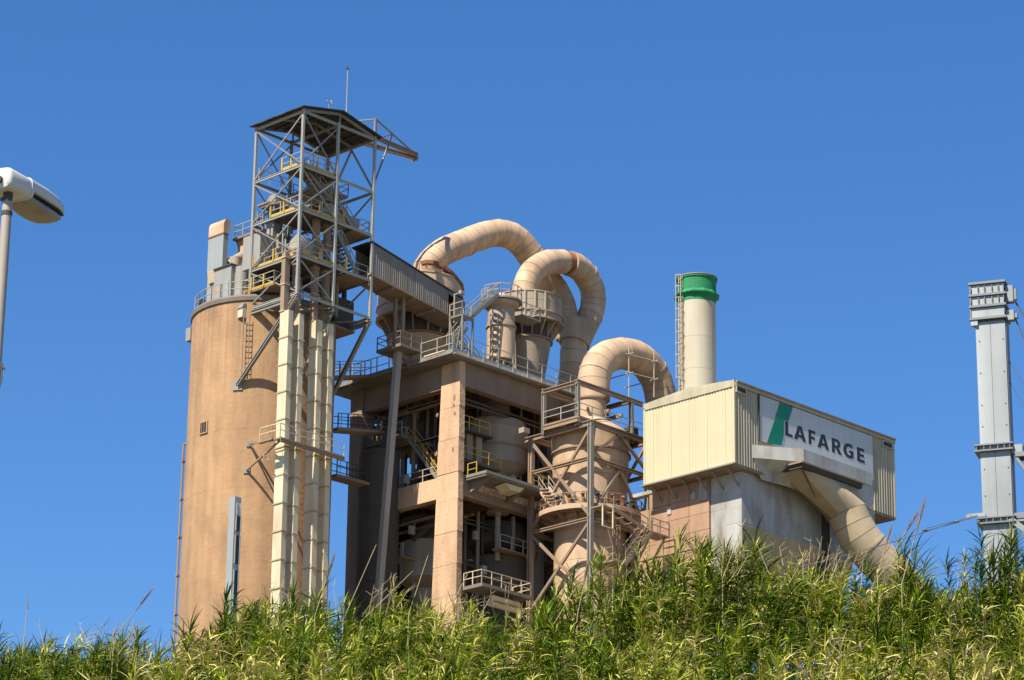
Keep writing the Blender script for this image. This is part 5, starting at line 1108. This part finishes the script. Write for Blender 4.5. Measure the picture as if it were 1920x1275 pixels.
part('gear_housing', loft([section(-.125, .10, .16, .03), section(-.12, .13, .19, .0), section(-.10, .145, .20, -.01), section(.22, .15, .205, -.005)]), M['lampwhite'], lamp, 45)
part('ridge', loft([section(.215, .158, .213, -.01), section(.25, .158, .213, -.01)]), M['lampwhite'], lamp, 45)
part('canopy', loft([section(.25, .152, .205, .05), section(.5, .155, .205, .05), section(.72, .145, .185, .045), section(.84, .12, .15, .04), section(.885, .07, .11, .045)]), M['lampwhite'], lamp, 45)
part('lamp_bowl', loft([section(.23, .11, .05, .02, 28, .8), section(.25, .13, .05, -.02, 28, .8), section(.3, .145, .049, -.055, 28, .8), section(.42, .148, .049, -.075, 28, .8), section(.55, .148, .049, -.08, 28, .8), section(.68, .14, .046, -.07, 28, .8), section(.78, .12, .044, -.045, 28, .8), section(.84, .09, .043, -.015, 28, .8), section(.87, .05, .043, .015, 28, .8)]), M['lampglass'], lamp, 45)
part('hinge_gasket', loft([section(.25, .157, .058, .044), section(.72, .149, .056, .042), section(.86, .11, .052, .040)]), M['dark'], lamp, 45)
eq = T-ax*.128+upv*.075+sdv*.02; part('cable_gland', MB().cyl(eq, eq-ax*.03, .035, n=14), M['dark'], lamp)
part('bird_spike', MB().beam(T+ax*.16+upv*.2, T+ax*.16+upv*.235, .012), M['dark'], lamp)
q = wy(3, 690, LY); m = MB()
for k in range(3): m.cyl((tp_[0], LY, q[2]-.02+k*.02), (tp_[0], LY, q[2]-.008+k*.02), .064, n=12)
pr = None
for k in range(9):
    e_ = np.array([tp_[0]+.05+.02*math.sin(k*.8), LY-.06, q[2]-k*.055])
    if pr is not None: m.beam(pr, e_, .012)
    pr = e_
m.beam((tp_[0]+.04, LY-.06, q[2]+.02), (tp_[0]+.09, LY-.06, q[2]-.03), .02)
part('tied_wire', m, M['cable'], lamp)

# ================================================================ STEEL PYLON (right edge)
PY = 56.0; pd = np.array([math.cos(math.radians(-19)), math.sin(math.radians(-19)), 0]); pn = np.array([-pd[1], pd[0], 0]); ez = np.array([0, 0, 1.])
pL = wy(1829, 605, PY); zp_ = lambda y: wy(1856, y, PY)[2]
pg = float(ground_z(pL[0], PY))-.3
pyl = thing('steel_pylon', 'galvanised steel box pylon with stacked flange plates at the right edge', 'pylon', (pL[0]+.3, PY, pg), frame='world')
PW, PD = .555, .34; Pb = np.array([pL[0], PY, 0])
def obox(a0, a1, b0, b1, z0, z1):
    c = lambda a, b, z: Pb+pd*a+pn*b+ez*z
    return [c(a0, b0, z0), c(a1, b0, z0), c(a1, b1, z0), c(a0, b1, z0), c(a0, b0, z1), c(a1, b0, z1), c(a1, b1, z1), c(a0, b1, z1)]
def pp(name, mat, *bx):
    m = MB()
    for b in bx: m.hexa(obox(*b))
    return part(name, m, M[mat], pyl)
zT = zp_(531); zM = zp_(842); zB = zp_(978)
pp('core', 'galv_dark', (.03, PW-.03, .03, PD-.03, pg, zT-.05))
for a, b in ((0, PW*.49), (PW*.496, PW)):
    for z0, z1 in ((pg, zB-.06), (zB+.06, zM-.07), (zM+.07, zp_(606))): pp('face_plate', 'galv', (a, b-.003, 0, .03, z0, z1))
pp('side_plate', 'galv_dark', (PW-.028, PW+.012, .032, PD, pg, zp_(606)))
for y in (534, 556, 577, 600):
    z = zp_(y); pp('flange', 'galv_dark', (-.1, PW+.04, -.07, PD+.05, z-.022, z+.022))
for y0, y1_ in ((536, 554), (558, 575), (579, 598)): pp('head_block', 'galv', (-.06, PW, -.03, PD, zp_(y1_)+.01, zp_(y0)-.01)); pp('head_block', 'galv_dark', (-.085, -.062, -.05, PD, zp_(y1_)+.01, zp_(y0)-.01))
pp('foot_clip', 'galv', (-.08, .05, -.05, .02, zp_(612), zp_(602)))
for z in (zM+.055, zM-.055, zB+.05, zB-.05): pp('flange', 'galv_dark', (-.1, PW+.06, -.08, PD+.06, z-.014, z+.014))
for z in (zM, zB): pp('flange_neck', 'galv_dark', (.0, PW, -.02, PD, z-.04, z+.04))
bl = MB()
for z in (zM, zB, zp_(545), zp_(566)):
    for a in (-.06, .08, .2, .34, .46, .56): q = Pb+pd*a-pn*.06+ez*z; bl.cyl(q-ez*.055, q+ez*.055, .012, n=6)
part('bolts', bl, M['galv_dark'], pyl)['kind'] = 'stuff'
bl = MB()
for y in (640, 700, 760, 800, 880, 930):
    for a in (.06, PW-.05): q = Pb+pd*a+ez*zp_(y); bl.cyl(q, q-pn*.015, .012, n=6)
part('bolts', bl, M['galv_dark'], pyl)['kind'] = 'stuff'
for y0, y1_ in ((540, 570), (586, 604)): pp('cable_bracket', 'galv', (PW+.02, PW+.16, .05, .2, zp_(y1_), zp_(y0))); pp('cable_clamp', 'galv_dark', (PW+.16, PW+.22, .08, .17, zp_(y1_)+.04, zp_(y0)-.06))
pp('stay_arm', 'galv', (-.28, .06, -.06, -.03, zB+.08, zB+.15), (-.30, -.2, -.075, -.02, zB+.06, zB+.13))
# lattice girder leading off to the right, out of the picture
gr = thing('lattice_girder', 'galvanised lattice girder running right from the pylon', 'girder', Pb+pd*(PW+.1)+ez*zB, frame='world')
c = lambda a, b, z: Pb+pd*a+pn*b+ez*z
zg = [zp_(852), zp_(905), zp_(972)]
for b in (.05, .3):
    for z in (zg[0]-.05, zg[2]): part('chord', MB().beam(c(PW+.06, b, z), c(PW+6, b, z), .09), M['galv_dark'], gr)
    for k in range(8): part('lacing', MB().beam(c(PW+.06+k*.75, b, zg[2] if k % 2 else zg[0]-.05), c(PW+.06+(k+1)*.75, b, zg[0]-.05 if k % 2 else zg[2]), .06), M['galv_dark'], gr)
for k in range(8): part('lacing', MB().beam(c(PW+.06+k*.75, .05, zg[0]-.05), c(PW+.4+k*.75, .3, zg[0]-.05), .05), M['galv_dark'], gr)
part('end_bracket', MB().hexa(obox(PW+.02, PW+.22, .02, .3, zg[0]-.02, zg[0]+.14)), M['galv'], gr); part('end_bracket', MB().hexa(obox(PW+.02, PW+.3, .02, .3, zg[2]-.1, zg[2]+.06)), M['galv'], gr); part('knee_brace', MB().beam(c(PW-.05, .0, zg[2]-.05), c(PW+.7, .0, zg[2]-.75), .1), M['galv'], gr)
# cables
def cable(a, b, r=.012, sag=0, n=10):
    m = MB(); pr = None
    for k in range(n+1):
        q = lerp(a, b, k/n)+ez*(-sag*4*(k/n)*(1-k/n))
        if pr is not None: m.cyl(pr, q, r, n=5, caps=False)
        pr = q
    return m
def cab(pa_, pb_, label, r=.012, ya=PY, yb_=PY-1.5, sag=0.02):
    a, b = wy(*pa_, ya), wy(*pb_, yb_); solo('cable', cable(a, b, r, sag), M['cable'], a, label, 'cable', 'pylon cables', frame='world')
cab((1904, 566), (1985, 700), 'upper thick dark cable sloping right from the pylon head', .016)
cab((1904, 598), (1990, 800), 'dark cable sloping right below the pylon head block', .014)
cab((1893, 678), (1990, 835), 'thin cable sloping right from the middle of the pylon', .007)
cab((1893, 716), (1990, 875), 'lower thin cable sloping right above the pylon mid flange', .007)
sA = wy(1832, 968, PY-.1); sE = wy(1330, 1100, 52.5)
stt = thing('stay_wire', 'stay wire with turnbuckle running left from the pylon foot', 'stay wire', sE, frame='world')
part('wire', cable(lerp(sA, sE, .09), sE, .009, .08, 24), M['galv_dark'], stt)
t0_, t1_ = lerp(sA, sE, .09), lerp(sA, sE, .2)
part('turnbuckle', MB().beam(t0_+ez*.02, t1_+ez*.02, .012).beam(t0_-ez*.02, t1_-ez*.02, .012).cyl(t0_, lerp(t0_, t1_, -.15), .025, n=8).cyl(t1_, lerp(t0_, t1_, 1.12), .022, n=8), M['galv_dark'], stt)
part('shackle', MB().beam(sA, t0_, .035), M['galv'], stt)
for i, (p, q_) in enumerate((((1860, 1030), (1500, 1120)), ((1880, 1050), (1500, 1105)))):
    a, b = wy(*p, PY-.3), wy(*q_, 53.2); solo('cable', cable(a, b, .007, .1, 20), M['galv_dark'], a, ('upper' if i == 0 else 'lower')+' thin wire low behind the reeds left of the pylon', 'cable', 'low wires', frame='world')

# ================================================================ REEDS
def leaf_material():
    m = bpy.data.materials.new('reed_leaf'); m.use_nodes = True; t = m.node_tree; N = t.nodes; L = t.links; N.clear()
    at = N.new('ShaderNodeAttribute'); at.attribute_name = 'tint'
    cr = N.new('ShaderNodeValToRGB'); el = cr.color_ramp.elements
    el[0].position = 0; el[0].color = (.012, .034, .003, 1); el[1].position = 1; el[1].color = (.50, .40, .22, 1)
    for p, c_ in ((.24, (.036, .085, .003)), (.40, (.125, .195, .006)), (.56, (.31, .34, .016)), (.76, (.52, .46, .13))):
        e_ = el.new(p); e_.color = (*c_, 1)
    L.new(at.outputs['Fac'], cr.inputs[0])
    b = N.new('ShaderNodeBsdfPrincipled'); b.inputs['Roughness'].default_value = .55; b.inputs['Specular IOR Level'].default_value = .15; L.new(cr.outputs[0], b.inputs['Base Color'])
    tr_ = N.new('ShaderNodeBsdfTranslucent'); L.new(cr.outputs[0], tr_.inputs[0])
    mx = N.new('ShaderNodeMixShader'); mx.inputs[0].default_value = .16; L.new(b.outputs[0], mx.inputs[1]); L.new(tr_.outputs[0], mx.inputs[2])
    o = N.new('ShaderNodeOutputMaterial'); L.new(mx.outputs[0], o.inputs[0]); return m
LEAF = leaf_material()
def reed_mesh(stalks, leaves_per, top_len, base, up=(8, 78), droop=(10, 150), llen=(.15, .36), width=(.006, .0145)):
    """stalks: array of x, y, z0, z1, lean_x, lean_y, tint. Leaves crowd into a fan at the tip and hang lower down"""
    S = np.array(stalks); n = len(S); k = leaves_per; N = n*k
    idx = np.repeat(np.arange(n), k); s = S[idx]
    f = np.clip(np.tile(np.linspace(0, 1, k), n)**.62+rng.uniform(-.03, .03, N), 0, 1)
    H = s[:, 3]-s[:, 2]; h = np.maximum(H-top_len*(1-f), .2)
    tt_ = (h/H)**2
    P = np.c_[s[:, 0]+s[:, 4]*tt_, s[:, 1]+s[:, 5]*tt_, s[:, 2]+h]
    fan = rng.uniform(0, 2*math.pi, n)[idx]
    az = fan+np.tile(np.arange(k) % 2, n)*math.pi+rng.normal(0, .75, N)
    e0 = np.radians(np.clip(rng.uniform(*up, N)*(.45+.55*f)+12*f, -20, 86)); dr = np.radians(rng.uniform(*droop, N))*(1-.45*f)
    big = rng.uniform(.8, 1.35, n)[idx]; ln = rng.uniform(*llen, N)*big; wd = rng.uniform(*width, N)*(.6+.4*big)
    prof = np.array([.5, 1., .72]); K = 4
    d = np.c_[np.cos(az), np.sin(az)]; wind = np.array([.28, -.08])
    pts = [P]
    for q in range(1, K):
        e = e0-dr*((q-.5)/(K-1))**1.2; st_ = ln/(K-1)
        step = np.c_[d[:, 0]*np.cos(e)+wind[0]*q/K, d[:, 1]*np.cos(e)+wind[1]*q/K, np.sin(e)]
        pts.append(pts[-1]+step*st_[:, None])
    tw = rng.uniform(-.9, .9, N); sv_ = np.c_[-d[:, 1]*np.cos(tw), d[:, 0]*np.cos(tw), np.sin(tw)]
    V = np.empty((N, 7, 3))
    for q in range(3):
        o_ = sv_*(wd*prof[q])[:, None]; V[:, 2*q] = pts[q]-o_; V[:, 2*q+1] = pts[q]+o_
    V[:, 6] = pts[3]
    b0 = (np.arange(N)*7)[:, None]
    quads = np.concatenate([b0+np.array([[2*q, 2*q+1, 2*q+3, 2*q+2]]) for q in range(2)], 1).reshape(-1, 4)
    tris = (b0+np.array([[4, 5, 6]])).reshape(-1, 3)
    old = (rng.random(N) < .07+.22*(1-f))                # older, drier leaves lower on the stalk
    tint = np.clip(s[:, 6]+rng.normal(0, .12, N)+np.where(old, rng.uniform(.15, .5, N), 0)-.22*(1-f)*(rng.random(N) < .5), 0, 1)
    tq = np.repeat(tint, 2); ttq = tint
    V = V.reshape(-1, 3)
    # stems, three sided, three lengths
    sv2 = []; sq = []; off = len(V); lev_ = np.array([0, .4, .75, 1.0]); R0 = np.array([.013, .012, .009, .004])
    for q in range(4):
        for a_ in range(3):
            an_ = 2*math.pi*a_/3; hh = (S[:, 3]-S[:, 2])*lev_[q]; t2 = lev_[q]**2
            sv2.append(np.c_[S[:, 0]+S[:, 4]*t2+R0[q]*math.cos(an_), S[:, 1]+S[:, 5]*t2+R0[q]*math.sin(an_), S[:, 2]+hh])
    SV = np.stack(sv2, 1).reshape(-1, 3); b1 = off+(np.arange(n)*12)[:, None]
    SQ = np.concatenate([b1+np.array([[q*3+a_, q*3+(a_+1) % 3, q*3+3+(a_+1) % 3, q*3+3+a_]]) for q in range(3) for a_ in range(3)], 1).reshape(-1, 4)
    ts = np.repeat(np.clip(S[:, 6]+.25+rng.normal(0, .12, n), .3, 1), 9)
    allv = np.r_[V, SV]-np.array(base); Q = np.r_[quads, SQ]
    me = bpy.data.meshes.new('reeds'); me.vertices.add(len(allv)); me.vertices.foreach_set('co', allv.astype(np.float32).ravel())
    nl = len(Q)*4+len(tris)*3; me.loops.add(nl); me.polygons.add(len(Q)+len(tris))
    me.loops.foreach_set('vertex_index', np.r_[Q.ravel(), tris.ravel()].astype(np.int32))
    st0 = np.r_[np.arange(len(Q))*4, len(Q)*4+np.arange(len(tris))*3].astype(np.int32); me.polygons.foreach_set('loop_start', st0)
    me.update(calc_edges=True); me.validate()
    a_ = me.attributes.new('tint', 'FLOAT', 'FACE'); a_.data.foreach_set('value', np.r_[tq, ts, ttq].astype(np.float32))
    me.materials.append(LEAF); return me
SKX = [-200, 0, 60, 130, 200, 270, 340, 390, 430, 480, 540, 600, 650, 700, 760, 850, 920, 1000, 1050, 1100, 1150, 1200, 1260, 1320, 1380, 1450, 1500, 1560, 1640, 1690, 1725, 1780, 1830, 1880, 1930, 2150]
SKY_ = [1210, 1206, 1194, 1182, 1180, 1198, 1210, 1176, 1136, 1118, 1106, 1108, 1126, 1116, 1098, 1124, 1118, 1126, 1106, 1094, 1094, 1071, 1026, 1026, 1034, 1036, 1034, 1041, 1058, 1071, 1094, 1076, 1046, 1031, 1048, 1076]
def px_of(p): d_ = np.array(p)-CAM; k = d_@FW; return 960+FPX*(d_@RT)/k
def lump(x, y): return .5+.5*math.sin(x*1.7+1.3*math.sin(y*1.1))*math.sin(y*1.9+.7*math.sin(x*2.3))
st_ = []
YC = 50.0
for i in range(430):                                   # tussocks, stalks fanning out of each
    Y = 42.3+9.4*random.random()**.85; x = random.uniform(-10.8, 10.8)
    t = min(1, (Y-42.3)/(YC-42.3))**.85; amp = random.random()
    dry = .42+.18*math.sin(x*.9+2)*math.sin(x*.37+Y*.8)+random.gauss(0, .17)
    for k in range(random.randint(6, 11)):
        dx, dy = random.gauss(0, .27), random.gauss(0, .27); X_, Y_ = x+dx, Y+dy
        pxx = 960+FPX*X_/(Y_*1.03); sk = np.interp(pxx, SKX, SKY_)
        yy = 1345*(1-t)+sk*t+random.uniform(-6, 30)+amp*(120 if t < .88 else 38)+abs(dx)*70
        if Y > YC: yy += (Y-YC)*28
        ztop = wy(pxx, yy, Y_)[2]; z0 = float(ground_z(X_, Y_))-.1
        if ztop-z0 < .6: ztop = z0+.6+random.random()*.5
        d_ = dry+random.gauss(0, .12)+(.2*random.random() if 1460 < pxx < 1660 else 0)
        st_.append((X_, Y_, z0, ztop, dx*1.7+random.gauss(.12, .13), dy*1.7+random.gauss(-.05, .13), min(.92, max(.15, d_))))
rb_o = bpy.data.objects.new('reed_bed', reed_mesh(st_, 54, 1.15, (0, 47, 10))); COL.objects.link(rb_o); rb_o.location = (0, 47, 10)
tag(rb_o, 'dense bank of green and straw coloured giant reeds along the bottom', 'reeds'); rb_o['kind'] = 'stuff'
# thin dry stems standing out of the bank
m = MB()
for i in range(120):
    pxx = random.uniform(-60, 1980); Y = random.uniform(47.5, 50.3)
    if random.random() < .45: pxx = random.choice((150, 250, 340, 640, 860, 1480, 1540, 1600, 1640))+random.gauss(0, 45)
    sk = np.interp(pxx, SKX, SKY_); b_ = wy(pxx, sk+random.uniform(25, 60), Y); t_ = wy(pxx+random.gauss(10, 16), sk-random.uniform(-10, 32), Y+random.gauss(0, .2))
    m.cyl(b_, t_, .006, .003, 4, False)
    for k in range(3): q = lerp(b_, t_, random.uniform(.4, 1)); m.cyl(q, q+np.array([random.gauss(.05, .08), random.gauss(0, .05), random.uniform(.03, .14)]), .004, .002, 3, False)
o = bpy.data.objects.new('dry_stems', mesh_from(m, (0, 49, 12))); COL.objects.link(o); o.location = (0, 49, 12); o.data.materials.append(M['straw']); tag(o, 'thin dry straw stems bristling out of the top of the reed bank', 'dry grass'); o['kind'] = 'stuff'
# taller clumps one can tell apart
CL = [(428, 1112, 'tall dark green reed clump before the foot of the grey shaft', .30), (590, 1098, 'bright green reed clump before the right elevator legs', .36), (1108, 1058, 'slim reed clump rising before the beige cylinder tower', .38),
      (1205, 1030, 'upright reed clump below the brown wall stair', .36), (1310, 1004, 'broad leafy reed clump before the white insulated casing', .42), (1388, 985, 'spiky reed clump under the corner of the signed building', .32),
      (1690, 1022, 'reed clump in front of the lower end of the bent duct', .34), (1858, 992, 'tall dark reed clump covering the pylon foot', .26), (245, 1160, 'feathery reed clump left of the silo against the sky', .42), (1060, 1105, 'small fresh green reed fan left of the beige cylinder foot', .40)]
for px_, py_, lab, tn in CL:
    Y = 49.3; c0 = wy(px_, py_, Y); z0 = float(ground_z(c0[0], Y))-.1; S_ = []
    wd_ = .5 if 'broad' in lab or 'covering' in lab else .25
    for k in range(16 if wd_ > .3 else 9):
        dx = random.gauss(0, wd_*.7); S_.append((c0[0]+dx-.1, Y+random.gauss(0, .25), z0, c0[2]-random.random()*.55-abs(dx)*.7, random.gauss(.1, .15)+dx*.3, random.gauss(-.05, .1), min(.7, max(.1, tn+random.gauss(0, .08)))))
    o = bpy.data.objects.new('reed_clump', reed_mesh(S_, 60, 1.1, (c0[0], Y, z0), up=(25, 82), droop=(5, 100), llen=(.18, .42))); COL.objects.link(o); o.location = (c0[0], Y, z0)
    tag(o, lab, 'reed', 'reed clumps above the bank')
# single stalks and plumes
PLM = [((42, 1215), (54, 1112), .020, .8, 'dark thin reed spike standing at the far left against the sky', 'cable'), ((225, 1150), (287, 1104), .030, .55, 'brown seed plume leaning right, left of the silo', 'plume'),
       ((652, 1118), (706, 1020), .012, .9, 'bare straw stalk leaning right below the slanting pole', 'straw'), ((690, 1120), (775, 1070), .010, .9, 'low straw stalk crossing the dark bin foot', 'straw'), ((772, 1105), (803, 1040), .010, .9, 'straw stalk before the pale drum', 'straw'),
       ((596, 1110), (627, 1040), .034, .5, 'dark split reed blade before the right edge of the silo', 'plume'), ((1655, 1040), (1724, 956), .045, .62, 'fuzzy brown seed plume below the signed building', 'plume'), ((1696, 1050), (1737, 928), .030, .5, 'darker tall seed plume crossing the stay wire', 'plume'),
       ((1648, 1030), (1672, 985), .02, .5, 'short brown plume left of the two seed plumes', 'plume'), ((1360, 1040), (1398, 972), .014, .9, 'dry straw stalk before the insulated casing', 'straw'), ((1085, 1110), (1102, 1058), .03, .6, 'brown reed blade crossing the frame brace', 'plume'), ((838, 1120), (880, 1070), .008, .9, 'thin twig before the foot of the near column', 'cable')]
for (a, b, w_, f0, lab, mt) in PLM:
    Y = 48.6; A_ = wy(*a, Y); B_ = wy(*b, Y); A_[2] -= .4; A_[0] -= (B_[0]-A_[0])*.15
    pr = thing('reed_stalk', lab, 'reed', A_, 'single reed stalks', frame='world')
    part('stem_foot', MB().cyl((A_[0]-.02, Y, float(ground_z(A_[0], Y))-.1), A_, .009, .008, 6), M['straw'], pr)
    D_ = lerp(A_, B_, f0); part('stem', MB().cyl(A_, D_+(B_-A_)*.02, .008, .006, 6), M['straw'], pr)
    m = MB()
    if mt == 'plume':
        ax_ = B_-D_; L_ = np.linalg.norm(ax_); ax_ /= L_
        for k in range(150):
            s_ = random.random(); rr_ = w_*1.5*math.sin(math.pi*min(.97, s_*.9+.07)); q0_ = D_+ax_*L_*s_*.85; an_ = random.uniform(0, 6.28)
            o_ = np.array([math.cos(an_), math.sin(an_), random.uniform(-.4, .3)])*rr_; q1_ = q0_+ax_*.16*random.uniform(.6, 1.2)+o_
            m.add([q0_, q0_+(.006, 0, .004), q1_], [(0, 1, 2)])
        m.cyl(D_, B_, w_*.35, .003, 6); part('plume', m, M['plume'], pr)
    else:
        m.cyl(D_, B_, max(.006, w_*.6), .003, 6); part('tip', m, M['straw' if mt == 'straw' else 'plume'], pr)
